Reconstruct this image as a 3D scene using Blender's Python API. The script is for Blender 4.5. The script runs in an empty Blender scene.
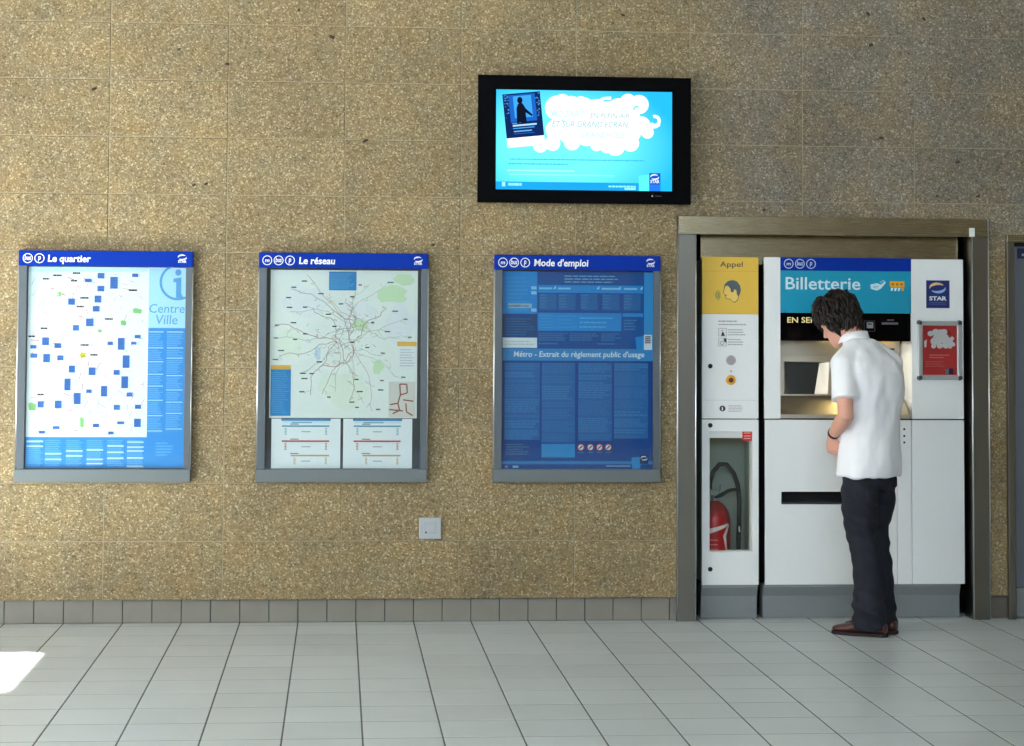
import bpy, bmesh, math, random
from mathutils import Vector, Matrix, noise
R = math.radians
scene = bpy.context.scene
COL = scene.collection
random.seed(7)

# ------------------------------------------------------------------ camera
def camera_axes(yaw, pitch, roll):
    cy, sy, cp, sp = math.cos(yaw), math.sin(yaw), math.cos(pitch), math.sin(pitch)
    fwd = Vector((sy*cp, cy*cp, sp)); r = Vector((cy, -sy, 0)); u = r.cross(fwd)
    c, s = math.cos(roll), math.sin(roll)
    return c*r + s*u, -s*r + c*u, fwd
cam = bpy.data.cameras.new('camera'); camo = bpy.data.objects.new('camera', cam); COL.objects.link(camo)
r_, u_, f_ = camera_axes(.0785927, .0471192, .0062115)
camo.matrix_world = Matrix(((r_.x, u_.x, -f_.x, 0), (r_.y, u_.y, -f_.y, -9.7409), (r_.z, u_.z, -f_.z, 1.51), (0, 0, 0, 1)))
cam.sensor_width = 36; cam.lens = 1880/1024*36
cam.shift_x = 24.3445/1024; cam.shift_y = -133.0289/1024
cam.clip_start = .1; cam.clip_end = 200
scene.camera = camo

# ------------------------------------------------------------------ world, sun, daylight, exposure
w = bpy.data.worlds.new('sky'); scene.world = w; w.use_nodes = True
bg = w.node_tree.nodes['Background']; bg.inputs[0].default_value = (.62, .78, 1, 1); bg.inputs[1].default_value = 1.2
def light(name, kind, loc, direction, energy, color, size=None, size_y=None, angle=None):
    l = bpy.data.lights.new(name, kind); o = bpy.data.objects.new(name, l); COL.objects.link(o)
    o.location = loc; o.rotation_euler = Vector(direction).to_track_quat('-Z', 'Y').to_euler()
    l.energy = energy; l.color = color
    if kind == 'AREA':
        l.shape = 'RECTANGLE'; l.size = size; l.size_y = size_y
    if angle: l.angle = angle
    return o
light('sun', 'SUN', (-12, -2, 12), (1, 0, -1), 98, (1, .97, .93), angle=R(1.2))
# daylight entering by the glazing of the left end wall and as fill by high glazing added behind the camera
light('daylight_left_glazing', 'AREA', (-4.45, -4.6, 1.7), (1, .28, -.08), 110, (1, .985, .95), 4.4, 2.2)
light('fill_front_glazing', 'AREA', (-.6, -13.9, 3.75), (.0, 1, -.16), 335, (.71, .855, 1), 7.4, 2.0)
vs = scene.view_settings
vs.view_transform = 'Standard'; vs.look = 'None'; vs.gamma = 1; vs.use_curve_mapping = False; vs.exposure = 0.34

# ------------------------------------------------------------------ materials
def lin(c):
    return tuple(((v/255)/12.92 if v/255 <= .04045 else ((v/255+.055)/1.055)**2.4) for v in c)
MATS = {}
def nodes_of(m):
    return m.node_tree.nodes, m.node_tree.links, m.node_tree.nodes['Principled BSDF']
def mat(name, rgb, rough=.5, metal=0., spec=.5, var=.0, scale=40., bump=0., bscale=300., aniso=0., emit=0.):
    if name in MATS: return MATS[name]
    m = bpy.data.materials.new(name); m.use_nodes = True; MATS[name] = m
    n, l, b = nodes_of(m); c = lin(rgb)
    b.inputs['Base Color'].default_value = (*c, 1); b.inputs['Roughness'].default_value = rough
    b.inputs['Metallic'].default_value = metal; b.inputs['Specular IOR Level'].default_value = spec
    b.inputs['Anisotropic'].default_value = aniso
    if emit:
        b.inputs['Emission Color'].default_value = (*c, 1); b.inputs['Emission Strength'].default_value = emit
        b.inputs['Base Color'].default_value = (0, 0, 0, 1); b.inputs['Specular IOR Level'].default_value = .03
    geo = n.new('ShaderNodeNewGeometry')
    if var:
        t = n.new('ShaderNodeTexNoise'); t.inputs['Scale'].default_value = scale; t.inputs['Detail'].default_value = 5
        l.new(geo.outputs['Position'], t.inputs['Vector'])
        mx = n.new('ShaderNodeMix'); mx.data_type = 'RGBA'
        mx.inputs[6].default_value = (*[v*(1-var) for v in c], 1); mx.inputs[7].default_value = (*[min(1, v*(1+var)) for v in c], 1)
        l.new(t.outputs['Fac'], mx.inputs[0]); l.new(mx.outputs[2], b.inputs['Base Color'])
    if bump:
        t = n.new('ShaderNodeTexNoise'); t.inputs['Scale'].default_value = bscale; t.inputs['Detail'].default_value = 3
        l.new(geo.outputs['Position'], t.inputs['Vector'])
        bp = n.new('ShaderNodeBump'); bp.inputs['Strength'].default_value = bump; bp.inputs['Distance'].default_value = .002
        l.new(t.outputs['Fac'], bp.inputs['Height']); l.new(bp.outputs[0], b.inputs['Normal'])
    return m
def ink(rgb, gloss=.5):
    return mat('print_%02x%02x%02x' % tuple(int(v) for v in rgb), rgb, gloss, spec=.3)
def glow(rgb, e=1.):
    return mat('screen_%02x%02x%02x_%d' % (*[int(v) for v in rgb], int(e*100)), rgb, .3, emit=e)

def aggregate_material():
    m = bpy.data.materials.new('exposed_aggregate'); m.use_nodes = True
    n, l, b = nodes_of(m)
    geo = n.new('ShaderNodeNewGeometry'); info = n.new('ShaderNodeObjectInfo')
    v1 = n.new('ShaderNodeTexVoronoi'); v1.inputs['Scale'].default_value = 145
    v2 = n.new('ShaderNodeTexVoronoi'); v2.inputs['Scale'].default_value = 48
    no = n.new('ShaderNodeTexNoise'); no.inputs['Scale'].default_value = 2.2; no.inputs['Detail'].default_value = 4
    n2 = n.new('ShaderNodeTexNoise'); n2.inputs['Scale'].default_value = 160; n2.inputs['Detail'].default_value = 3
    for t in (v1, v2, no, n2): l.new(geo.outputs['Position'], t.inputs['Vector'])
    sep = n.new('ShaderNodeSeparateColor'); l.new(v1.outputs['Color'], sep.inputs[0])
    ramp = n.new('ShaderNodeValToRGB'); e = ramp.color_ramp.elements
    cols = [(0, (112, 98, 74)), (.14, (134, 119, 90)), (.45, (146, 130, 98)), (.7, (153, 137, 105)), (.88, (166, 151, 119)), (1, (200, 187, 160))]
    e[0].position, e[0].color = cols[0][0], (*lin(cols[0][1]), 1)
    e[1].position, e[1].color = cols[-1][0], (*lin(cols[-1][1]), 1)
    for p, c in cols[1:-1]:
        q = e.new(p); q.color = (*lin(c), 1)
    l.new(sep.outputs[0], ramp.inputs[0])
    # sparse darker pebbles from the coarser pattern
    s2 = n.new('ShaderNodeSeparateColor'); l.new(v2.outputs['Color'], s2.inputs[0])
    r2 = n.new('ShaderNodeValToRGB'); r2.color_ramp.elements[0].position = .0; r2.color_ramp.elements[1].position = .55
    r2.color_ramp.elements[0].color = (.86, .85, .83, 1); r2.color_ramp.elements[1].color = (1.02, 1.015, 1.0, 1)
    l.new(s2.outputs[1], r2.inputs[0])
    mu = n.new('ShaderNodeMix'); mu.data_type = 'RGBA'; mu.blend_type = 'MULTIPLY'; mu.inputs[0].default_value = 1
    l.new(ramp.outputs[0], mu.inputs[6]); l.new(r2.outputs[0], mu.inputs[7])
    # greyer, darker blotches from noise
    r3 = n.new('ShaderNodeValToRGB'); r3.color_ramp.elements[0].position = .40; r3.color_ramp.elements[1].position = .66
    r3.color_ramp.elements[0].color = (1, 1, 1, 1); r3.color_ramp.elements[1].color = (.78, .80, .84, 1)
    l.new(no.outputs['Fac'], r3.inputs[0])
    mu2 = n.new('ShaderNodeMix'); mu2.data_type = 'RGBA'; mu2.blend_type = 'MULTIPLY'; mu2.inputs[0].default_value = .8
    l.new(mu.outputs[2], mu2.inputs[6]); l.new(r3.outputs[0], mu2.inputs[7])
    # a greyer, darker patch of wall above the machines, varied by noise
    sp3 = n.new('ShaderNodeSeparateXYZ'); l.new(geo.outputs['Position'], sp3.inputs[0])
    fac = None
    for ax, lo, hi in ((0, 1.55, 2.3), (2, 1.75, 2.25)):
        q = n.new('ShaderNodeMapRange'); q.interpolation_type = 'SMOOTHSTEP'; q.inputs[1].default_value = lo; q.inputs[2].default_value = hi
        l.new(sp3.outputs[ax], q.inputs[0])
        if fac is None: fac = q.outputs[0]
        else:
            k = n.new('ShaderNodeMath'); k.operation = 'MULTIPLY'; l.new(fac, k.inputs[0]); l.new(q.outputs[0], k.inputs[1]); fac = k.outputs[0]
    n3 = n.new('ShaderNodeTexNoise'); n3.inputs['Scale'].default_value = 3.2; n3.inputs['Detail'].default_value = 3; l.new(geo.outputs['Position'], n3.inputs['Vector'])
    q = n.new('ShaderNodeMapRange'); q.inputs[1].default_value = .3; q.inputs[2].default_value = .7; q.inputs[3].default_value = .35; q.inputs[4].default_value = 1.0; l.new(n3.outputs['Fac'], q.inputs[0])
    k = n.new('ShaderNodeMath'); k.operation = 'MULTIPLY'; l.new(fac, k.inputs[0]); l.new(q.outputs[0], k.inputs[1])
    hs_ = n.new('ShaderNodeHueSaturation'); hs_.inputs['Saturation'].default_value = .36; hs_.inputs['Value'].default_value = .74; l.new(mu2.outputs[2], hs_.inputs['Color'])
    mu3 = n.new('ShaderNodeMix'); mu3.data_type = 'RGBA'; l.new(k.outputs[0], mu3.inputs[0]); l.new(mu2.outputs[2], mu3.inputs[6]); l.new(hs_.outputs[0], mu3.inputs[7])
    # warm and olive drifts in the stone
    n4 = n.new('ShaderNodeTexNoise'); n4.inputs['Scale'].default_value = 7; n4.inputs['Detail'].default_value = 5; l.new(geo.outputs['Position'], n4.inputs['Vector'])
    r4 = n.new('ShaderNodeValToRGB'); r4.color_ramp.elements[0].position = .3; r4.color_ramp.elements[1].position = .7
    r4.color_ramp.elements[0].color = (.94, .97, 1.0, 1); r4.color_ramp.elements[1].color = (1.06, .99, .88, 1); l.new(n4.outputs['Fac'], r4.inputs[0])
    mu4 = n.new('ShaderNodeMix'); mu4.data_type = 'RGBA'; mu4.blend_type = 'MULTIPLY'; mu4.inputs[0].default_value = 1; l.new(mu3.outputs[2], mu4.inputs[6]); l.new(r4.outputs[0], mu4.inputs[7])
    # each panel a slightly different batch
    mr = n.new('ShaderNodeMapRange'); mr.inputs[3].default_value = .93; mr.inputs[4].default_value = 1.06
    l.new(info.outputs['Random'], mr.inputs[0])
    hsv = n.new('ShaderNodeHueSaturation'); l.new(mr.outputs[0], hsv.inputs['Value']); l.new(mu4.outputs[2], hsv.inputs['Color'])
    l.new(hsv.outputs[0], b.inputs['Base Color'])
    b.inputs['Roughness'].default_value = .8; b.inputs['Specular IOR Level'].default_value = .25
    ad = n.new('ShaderNodeMath'); ad.operation = 'MULTIPLY_ADD'; ad.inputs[1].default_value = -1
    l.new(v1.outputs['Distance'], ad.inputs[0]); l.new(n2.outputs['Fac'], ad.inputs[2])
    bp = n.new('ShaderNodeBump'); bp.inputs['Strength'].default_value = .4; bp.inputs['Distance'].default_value = .003
    l.new(ad.outputs[0], bp.inputs['Height']); l.new(bp.outputs[0], b.inputs['Normal'])
    return m
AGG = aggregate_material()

def tile_material():
    m = bpy.data.materials.new('grey_floor_tile'); m.use_nodes = True
    n, l, b = nodes_of(m); geo = n.new('ShaderNodeNewGeometry'); info = n.new('ShaderNodeObjectInfo')
    t = n.new('ShaderNodeTexNoise'); t.inputs['Scale'].default_value = 3.5; t.inputs['Detail'].default_value = 6
    l.new(geo.outputs['Position'], t.inputs['Vector'])
    mx = n.new('ShaderNodeMix'); mx.data_type = 'RGBA'
    mx.inputs[6].default_value = (*lin((182, 190, 193)), 1); mx.inputs[7].default_value = (*lin((197, 204, 206)), 1)
    l.new(t.outputs['Fac'], mx.inputs[0])
    mr = n.new('ShaderNodeMapRange'); mr.inputs[3].default_value = .95; mr.inputs[4].default_value = 1.05
    l.new(info.outputs['Random'], mr.inputs[0])
    hsv = n.new('ShaderNodeHueSaturation'); l.new(mr.outputs[0], hsv.inputs['Value']); l.new(mx.outputs[2], hsv.inputs['Color'])
    l.new(hsv.outputs[0], b.inputs['Base Color'])
    b.inputs['Roughness'].default_value = .38; b.inputs['Specular IOR Level'].default_value = .4
    return m
TILE = tile_material()

def steel_material(name, rgb, rough, vertical=True):
    m = bpy.data.materials.new(name); m.use_nodes = True
    n, l, b = nodes_of(m); geo = n.new('ShaderNodeNewGeometry')
    mp = n.new('ShaderNodeMapping'); mp.inputs['Scale'].default_value = (900, 900, 6) if vertical else (6, 900, 900)
    t = n.new('ShaderNodeTexNoise'); t.inputs['Scale'].default_value = 1; t.inputs['Detail'].default_value = 3
    l.new(geo.outputs['Position'], mp.inputs[0]); l.new(mp.outputs[0], t.inputs['Vector'])
    b.inputs['Base Color'].default_value = (*lin(rgb), 1); b.inputs['Metallic'].default_value = 1
    mr = n.new('ShaderNodeMapRange'); mr.inputs[3].default_value = rough-.07; mr.inputs[4].default_value = rough+.07
    l.new(t.outputs['Fac'], mr.inputs[0]); l.new(mr.outputs[0], b.inputs['Roughness'])
    bp = n.new('ShaderNodeBump'); bp.inputs['Strength'].default_value = .08; bp.inputs['Distance'].default_value = .001
    l.new(t.outputs['Fac'], bp.inputs['Height']); l.new(bp.outputs[0], b.inputs['Normal'])
    return m
STEEL_V = steel_material('brushed_steel_upright', (132, 129, 121), .32, True)
STEEL_H = steel_material('brushed_steel_level', (172, 162, 134), .26, False)
STEEL_C = steel_material('brushed_console_steel', (196, 190, 176), .42, False)
STEEL_KICK = None

def glass_material():
    m = bpy.data.materials.new('clear_pane'); m.use_nodes = True
    n, l = m.node_tree.nodes, m.node_tree.links; n.remove(n['Principled BSDF'])
    tr = n.new('ShaderNodeBsdfTransparent'); tr.inputs[0].default_value = (.93, .96, .96, 1)
    gl = n.new('ShaderNodeBsdfGlossy'); gl.inputs['Roughness'].default_value = .04
    lw_ = n.new('ShaderNodeLayerWeight'); lw_.inputs['Blend'].default_value = .5
    pw = n.new('ShaderNodeMath'); pw.operation = 'POWER'; pw.inputs[1].default_value = 5; l.new(lw_.outputs['Facing'], pw.inputs[0])
    ma = n.new('ShaderNodeMath'); ma.operation = 'MULTIPLY_ADD'; ma.inputs[1].default_value = .96; ma.inputs[2].default_value = .04; l.new(pw.outputs[0], ma.inputs[0])
    mx = n.new('ShaderNodeMixShader'); l.new(ma.outputs[0], mx.inputs[0]); l.new(tr.outputs[0], mx.inputs[1]); l.new(gl.outputs[0], mx.inputs[2])
    l.new(mx.outputs[0], n['Material Output'].inputs[0])
    return m
GLASS = glass_material()
MORTAR = mat('pale_mortar', (152, 143, 118), .9, var=.34, scale=5, bump=.3)
GROUT = mat('dark_grout', (84, 90, 92), .9, var=.15)
PLINTH = mat('plinth_tile_glaze', (134, 131, 122), .45, var=.12, scale=8)
WHITE = mat('white_lacquer', (238, 242, 243), .38, spec=.4, var=.02, scale=60)
STEEL_KICK = mat('dull_grey_kick', (136, 142, 145), .45, metal=.35, var=.04)
BLACK = mat('black_void', (14, 13, 13), .7)
DARK = mat('dark_metal', (38, 38, 40), .5, metal=.3)
FRAMEGREY = mat('grey_anodised_frame', (88, 96, 102), .45, metal=.3, var=.04)
ALU_HIGHLIGHT = mat('aluminium_edge_highlight', (222, 226, 230), .28, metal=1.)
FRAMEDARK = mat('dark_grey_backing', (62, 68, 74), .6)
BLUE = mat('royal_blue_enamel', (2, 48, 156), .6, spec=.12)

# ------------------------------------------------------------------ mesh helpers
class MB:
    def __init__(s): s.v, s.f, s.m, s.mats = [], [], [], []
    def mi(s, m):
        if m not in s.mats: s.mats.append(m)
        return s.mats.index(m)
    def face(s, pts, m=None):
        i = len(s.v); s.v += [tuple(p) for p in pts]; s.f.append(tuple(range(i, i+len(pts)))); s.m.append(s.mi(m))
    def add(s, verts, faces, m=None):
        i = len(s.v); k = s.mi(m); s.v += [tuple(p) for p in verts]
        for f in faces: s.f.append(tuple(j+i for j in f)); s.m.append(k)
    def box(s, x0, x1, y0, y1, z0, z1, m=None):
        v = [(x, y, z) for z in (z0, z1) for y in (y0, y1) for x in (x0, x1)]
        s.add(v, [(0, 1, 5, 4), (1, 3, 7, 5), (3, 2, 6, 7), (2, 0, 4, 6), (4, 5, 7, 6), (1, 0, 2, 3)], m); return s
    def plate(s, x0, x1, z0, z1, hole, y0, y1, m=None):          # plate with a rectangular hole, front at y0
        a, b, c, d = hole
        O = [(x0, z0), (x1, z0), (x1, z1), (x0, z1)]; I = [(a, c), (b, c), (b, d), (a, d)]
        v = [(x, y0, z) for x, z in O+I] + [(x, y1, z) for x, z in O+I]; f = []
        for i in range(4):
            j = (i+1) % 4
            f += [(i, j, 4+j, 4+i), (8+j, 8+i, 12+i, 12+j), (j, i, 8+i, 8+j), (4+i, 4+j, 12+j, 12+i)]
        s.add(v, f, m); return s
    def prism(s, prof, x0, x1, m=None):                          # profile of (y, z) drawn along x
        k = len(prof); v = [(x0, y, z) for y, z in prof] + [(x1, y, z) for y, z in prof]
        f = [(i, (i+1) % k, k+(i+1) % k, k+i) for i in range(k)] + [tuple(range(k))[::-1], tuple(range(k, 2*k))]
        s.add(v, f, m); return s
    def cyl(s, c, r, axis, h, m=None, n=20, r2=None):
        c = Vector(c); a = Vector(axis).normalized(); r2 = r if r2 is None else r2
        u = a.orthogonal().normalized(); w = a.cross(u)
        v = [c + (u*math.cos(t)+w*math.sin(t))*r for t in [2*math.pi*i/n for i in range(n)]]
        v += [c + a*h + (u*math.cos(t)+w*math.sin(t))*r2 for t in [2*math.pi*i/n for i in range(n)]]
        f = [(i, (i+1) % n, n+(i+1) % n, n+i) for i in range(n)] + [tuple(range(n))[::-1], tuple(range(n, 2*n))]
        s.add(v, f, m); return s
    def rings(s, rings, m=None, cap=True):
        k = len(rings[0]); v = [p for r in rings for p in r]; f = []
        for a in range(len(rings)-1):
            for i in range(k):
                j = (i+1) % k; f.append((a*k+i, a*k+j, (a+1)*k+j, (a+1)*k+i))
        if cap: f += [tuple(range(k))[::-1], tuple(range((len(rings)-1)*k, len(rings)*k))]
        s.add(v, f, m); return s
    def tube(s, pts, rad, m=None, n=12, flat=None):
        pts = [Vector(p) for p in pts]; rad = rad if isinstance(rad, (list, tuple)) else [rad]*len(pts)
        rr = []; up = None
        for i, p in enumerate(pts):
            d = (pts[min(i+1, len(pts)-1)] - pts[max(i-1, 0)]).normalized()
            if up is None: up = d.orthogonal().normalized() if flat is None else (Vector(flat)-d*d.dot(Vector(flat))).normalized()
            up = (up - d*d.dot(up)).normalized(); w = d.cross(up)
            r = rad[i]; ra, rb = r if isinstance(r, tuple) else (r, r)
            rr.append([p + up*ra*math.cos(2*math.pi*k/n) + w*rb*math.sin(2*math.pi*k/n) for k in range(n)])
        return s.rings(rr, m)
    def ball(s, c, r, m=None, n=14, k=9, mat3=None):
        c = Vector(c); rx, ry, rz = r if isinstance(r, tuple) else (r, r, r); rr = []
        for i in range(1, k):
            t = math.pi*i/k
            ring = [Vector((rx*math.sin(t)*math.cos(2*math.pi*j/n), ry*math.sin(t)*math.sin(2*math.pi*j/n), rz*math.cos(t))) for j in range(n)]
            rr.append([c + (mat3 @ p if mat3 else p) for p in ring])
        return s.rings(rr[::-1], m)
    def disc(s, c, r, m=None, n=24, ry=None):
        x, y, z = c; ry = r if ry is None else ry
        s.face([(x+r*math.cos(2*math.pi*i/n), y, z+ry*math.sin(2*math.pi*i/n)) for i in range(n)], m); return s
    def ring(s, c, r0, r1, m=None, n=28, a0=0, a1=360):
        x, y, z = c
        for i in range(n):
            t0, t1 = R(a0+(a1-a0)*i/n), R(a0+(a1-a0)*(i+1)/n)
            s.face([(x+r0*math.cos(t0), y, z+r0*math.sin(t0)), (x+r1*math.cos(t0), y, z+r1*math.sin(t0)),
                    (x+r1*math.cos(t1), y, z+r1*math.sin(t1)), (x+r0*math.cos(t1), y, z+r0*math.sin(t1))], m)
        return s
    def mesh(s, name):
        me = bpy.data.meshes.new(name); me.from_pydata(s.v, [], s.f); me.update()
        for k in s.mats: me.materials.append(k)
        me.polygons.foreach_set('material_index', s.m)
        return me
    def build(s, name, material=None, parent=None, bevel=0., smooth=False, seg=2):
        if material is not None:
            s.mats = [material]; s.m = [0]*len(s.f)
        me = s.mesh(name)
        o = bpy.data.objects.new(name, me); COL.objects.link(o); o.parent = parent
        if bevel:
            b = o.modifiers.new('bevel', 'BEVEL'); b.width = bevel; b.segments = seg; b.limit_method = 'ANGLE'
        if smooth:
            me.polygons.foreach_set('use_smooth', [True]*len(me.polygons))
        return o
def Bx(*a): return MB().box(*a)
def tag(o, label=None, cat=None, group=None, kind=None):
    if label: o['label'] = label
    if cat: o['category'] = cat
    if group: o['group'] = group
    if kind: o['kind'] = kind
    return o
def thing(name, label, cat, loc=(0, 0, 0), group=None):
    o = bpy.data.objects.new(name, None); COL.objects.link(o); o.location = loc; o.empty_display_size = .1
    return tag(o, label, cat, group)
def shift(mb, o):
    mb.v = [(x-o[0], y-o[1], z-o[2]) for x, y, z in mb.v]; return mb

# lettering: font outlines turned into flat faces
GLYPH = {}
def glyphs(body, bold=0., shear=0.):
    key = (body, bold, shear)
    if key not in GLYPH:
        c = bpy.data.curves.new('lettering', 'FONT'); c.body = body; c.size = 1; c.offset = bold; c.shear = shear; c.resolution_u = 3
        o = bpy.data.objects.new('lettering', c); COL.objects.link(o)
        me = bpy.data.meshes.new_from_object(o.evaluated_get(bpy.context.evaluated_depsgraph_get()))
        vs_ = [(v.co.x, v.co.y) for v in me.vertices]; fs = [tuple(p.vertices) for p in me.polygons]
        bpy.data.objects.remove(o); bpy.data.curves.remove(c); bpy.data.meshes.remove(me)
        GLYPH[key] = (vs_, fs)
    return GLYPH[key]

class Print(MB):
    """flat print: marks given in sheet units, mapped on to a vertical sheet"""
    def __init__(s, y, src, dst, lay=.0004):
        super().__init__(); s.y, s.src, s.dst, s.lay = y, src, dst, lay
    def X(s, u): a, b, c, d = s.src; A, B, Cc, D = s.dst; return A + (u-a)/(b-a)*(B-A)
    def Z(s, v): a, b, c, d = s.src; A, B, Cc, D = s.dst; return Cc + (v-c)/(d-c)*(D-Cc)
    def P(s, u, v, l): return (s.X(u), s.y-l*s.lay, s.Z(v))
    def rect(s, u0, u1, v0, v1, m, l=1): s.face([s.P(u0, v1, l), s.P(u1, v1, l), s.P(u1, v0, l), s.P(u0, v0, l)], m)
    def poly(s, pts, m, l=1): s.face([s.P(u, v, l) for u, v in pts], m)
    def dot(s, u, v, r, m, l=1, ry=None): s.disc(s.P(u, v, l), abs(s.X(u+r)-s.X(u)), m, 20, abs(s.Z(v+(ry or r))-s.Z(v)))
    def hoop(s, u, v, r0, r1, m, l=1, a0=0, a1=360): s.ring(s.P(u, v, l), abs(s.X(u+r0)-s.X(u)), abs(s.X(u+r1)-s.X(u)), m, 24, a0, a1)
    def line(s, pts, wd, m, l=1):
        for (a, b), (c, d) in zip(pts, pts[1:]):
            k = math.hypot(c-a, d-b) or 1; nx, ny = -(d-b)/k*wd/2, (c-a)/k*wd/2
            s.face([s.P(a+nx, b+ny, l), s.P(c+nx, d+ny, l), s.P(c-nx, d-ny, l), s.P(a-nx, b-ny, l)], m)
    def text(s, body, u0, u1, vbase, vtop, m, l=2, bold=0., shear=0.):
        vs_, fs = glyphs(body, bold, shear)
        xs = [p[0] for p in vs_]; x0, x1 = min(xs), max(xs)
        h = .72; k = (u1-u0)/(x1-x0); kv = (vtop-vbase)/h
        s.add([s.P(u0+(x-x0)*k, vbase+y*kv, l) for x, y in vs_], fs, m)
    def lines(s, u0, u1, v0, v1, n, m, l=2, fill=.5, rng=random, ragged=.35, word=(.05, .16)):
        """rows of small print too fine to read: runs of word-length bars"""
        for i in range(n):
            v = v0 + (v1-v0)*(i+.5)/n; hh = abs(v1-v0)/n*fill/2; u = u0; end = u1-(u1-u0)*rng.random()*ragged
            while u < end:
                wd = (u1-u0)*rng.uniform(*word); e = min(u+wd, end)
                s.rect(u, e, v-hh, v+hh, m, l); u = e + (u1-u0)*min(.02, word[0]*.4)
    def swoosh(s, u, v, r, m, m2, l=2):
        for sg, mm in ((1, m), (-1, m2)):
            pts = []
            for k in range(11):
                t = R(188-k*14.5) if sg > 0 else R(8-k*14.5)
                pts.append((u+r*math.cos(t), v-r*.55*math.sin(t)))
            for k in range(10):
                s.line(pts[k:k+2], r*.32*math.sin(math.pi*(k+.8)/11)+r*.04, mm, l)

# ------------------------------------------------------------------ the hall
XL, XR, YF, ZC = -4.5, 8.0, -14.0, 5.0
FLOOR_TOP = 0.
PX, PY, GX, GY = .2965, .295, .0068, .0076
floor = tag(Bx(XL-4, XR, YF, .5, -.25, -.0007).build('floor', GROUT), 'pale grey square tiled station floor with dark joints', 'floor', kind='structure')
near_cols = range(-9, 13); rows = range(-1, 10)
tile_mesh = {}
def floor_tile(x0, x1, y0, y1):
    key = (round(x1-x0, 4), round(y1-y0, 4))
    if key not in tile_mesh:
        a, b = key; mb = MB(); c = .0006
        mb.rings([[(0, 0, -.012), (a, 0, -.012), (a, b, -.012), (0, b, -.012)], [(0, 0, -c), (a, 0, -c), (a, b, -c), (0, b, -c)],
                  [(c, c, 0), (a-c, c, 0), (a-c, b-c, 0), (c, b-c, 0)]], TILE)
        tile_mesh[key] = mb.mesh('floor_tile')
    o = bpy.data.objects.new('floor_tile', tile_mesh[key]); COL.objects.link(o); o.parent = floor
    o.location = (x0, y0, random.uniform(-.0001, .0001)); return o
for i in near_cols:
    for j in rows:
        x0 = .102 + i*PX; y1 = -.07 - j*PY
        ya, yb = y1-PY+GY/2, y1-GY/2
        if j == -1: ya, yb = -.07+GY/2, .028 if (x0 < 1.72 or 3.45 > x0+PX > 3.45) else .20
        floor_tile(x0+GX/2, x0+PX-GX/2, ya, yb)
# the same paving carried on beyond the view as one part
rest = MB()
for i in range(-29, 27):
    for j in range(-1, 47):
        if i in near_cols and j in rows: continue
        x0 = .102 + i*PX; y1 = -.07 - j*PY
        if x0 < XL-3.9 or x0+PX > XR or y1-PY < YF: continue
        rest.face([(x0+GX/2, y1-PY+GY/2, 0), (x0+PX-GX/2, y1-PY+GY/2, 0), (x0+PX-GX/2, y1-GY/2, 0), (x0+GX/2, y1-GY/2, 0)])
tag(rest.build('far_floor_tiles', TILE, floor), kind='stuff')

# back wall: mortar bed with aggregate panels set into it, two niches for machines
N1 = (1.80, 3.395, 0., 2.06); N2 = (3.56, 4.72, 0., 1.985)       # niche openings x0 x1 z0 z1
wallm = MB()
for a, b, c, d in ((XL, N1[0], .12, ZC), (N1[1], N2[0], .12, ZC), (N2[1], XR, .12, ZC), (N1[0], N1[1], N1[3], ZC), (N2[0], N2[1], N2[3], ZC)):
    wallm.box(a, b, .003, .5, c, d)
for a, b in ((XL, N1[0]), (N1[1], N2[0]), (N2[1], XR)): wallm.box(a, b, .05, .5, -.004, .12)
wall_back = tag(wallm.build('wall_back', MORTAR), 'tan exposed aggregate panel wall behind boards and machine', 'wall', kind='structure')
lin_ = MB()
for x0, x1, z0, z1 in (N1, N2):
    lin_.box(x0, x1, .46, .48, z0, z1); lin_.box(x0-.01, x0+.02, .01, .48, z0, z1); lin_.box(x1-.02, x1+.01, .01, .48, z0, z1); lin_.box(x0, x1, .01, .48, z1-.02, z1+.01)
lin_.build('niche_lining', BLACK, wall_back)
def subtract(rc, hole):
    a, b, c, d = rc; e, f, g, h = hole
    if b <= e or a >= f or d <= g or c >= h: return [rc]
    out = []
    if a < e: out.append((a, e, c, d))
    if b > f: out.append((f, b, c, d))
    m0, m1 = max(a, e), min(b, f)
    if c < g: out.append((m0, m1, c, g))
    if d > h: out.append((m0, m1, h, d))
    return out
PW, PH, JG = .603, .2955, .0042
for i in range(-7, 12):
    for j in range(17):
        rc = (.022+i*PW+JG/2, .022+(i+1)*PW-JG/2, .12+j*PH+(JG/2 if j else 0), min(.12+(j+1)*PH-JG/2, ZC-.001))
        if rc[3]-rc[2] < .02: continue
        pcs = [p for q in subtract(rc, N1) for p in subtract(q, N2)]
        for a, b, c, d in pcs:
            a, b = max(a, XL+.001), min(b, XR-.001)
            if b-a < .02 or d-c < .02: continue
            dy = random.uniform(-.0012, .0012)
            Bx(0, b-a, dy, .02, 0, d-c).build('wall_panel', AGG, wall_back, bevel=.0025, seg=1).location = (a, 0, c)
peb = MB()
PEB = mat('dark_pebble', (58, 48, 36), .7)
for x, z in [(1.474, 3.163), (2.804, 3.028), (2.857, 2.533), (3.274, 2.411), (3.159, 2.228), (3.382, 2.231), (2.227, 2.143), (3.093, 3.173), (2.789, 3.194), (-.051, 3.018),
             (-.837, 2.941), (-1.266, 2.727), (-.751, 2.239), (-.689, 2.245), (.126, 2.479), (-.59, 2.868), (-.223, 3.156), (.483, 1.942)]:
    r = random.uniform(.007, .012)
    peb.ball((x, .001, z), (r*random.uniform(1, 1.7), .005, r*.8), PEB, 8, 5, Matrix.Rotation(random.uniform(-1, 1), 3, 'Y'))
tag(peb.build('dark_pebbles', None, wall_back, smooth=True), kind='stuff')

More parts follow.
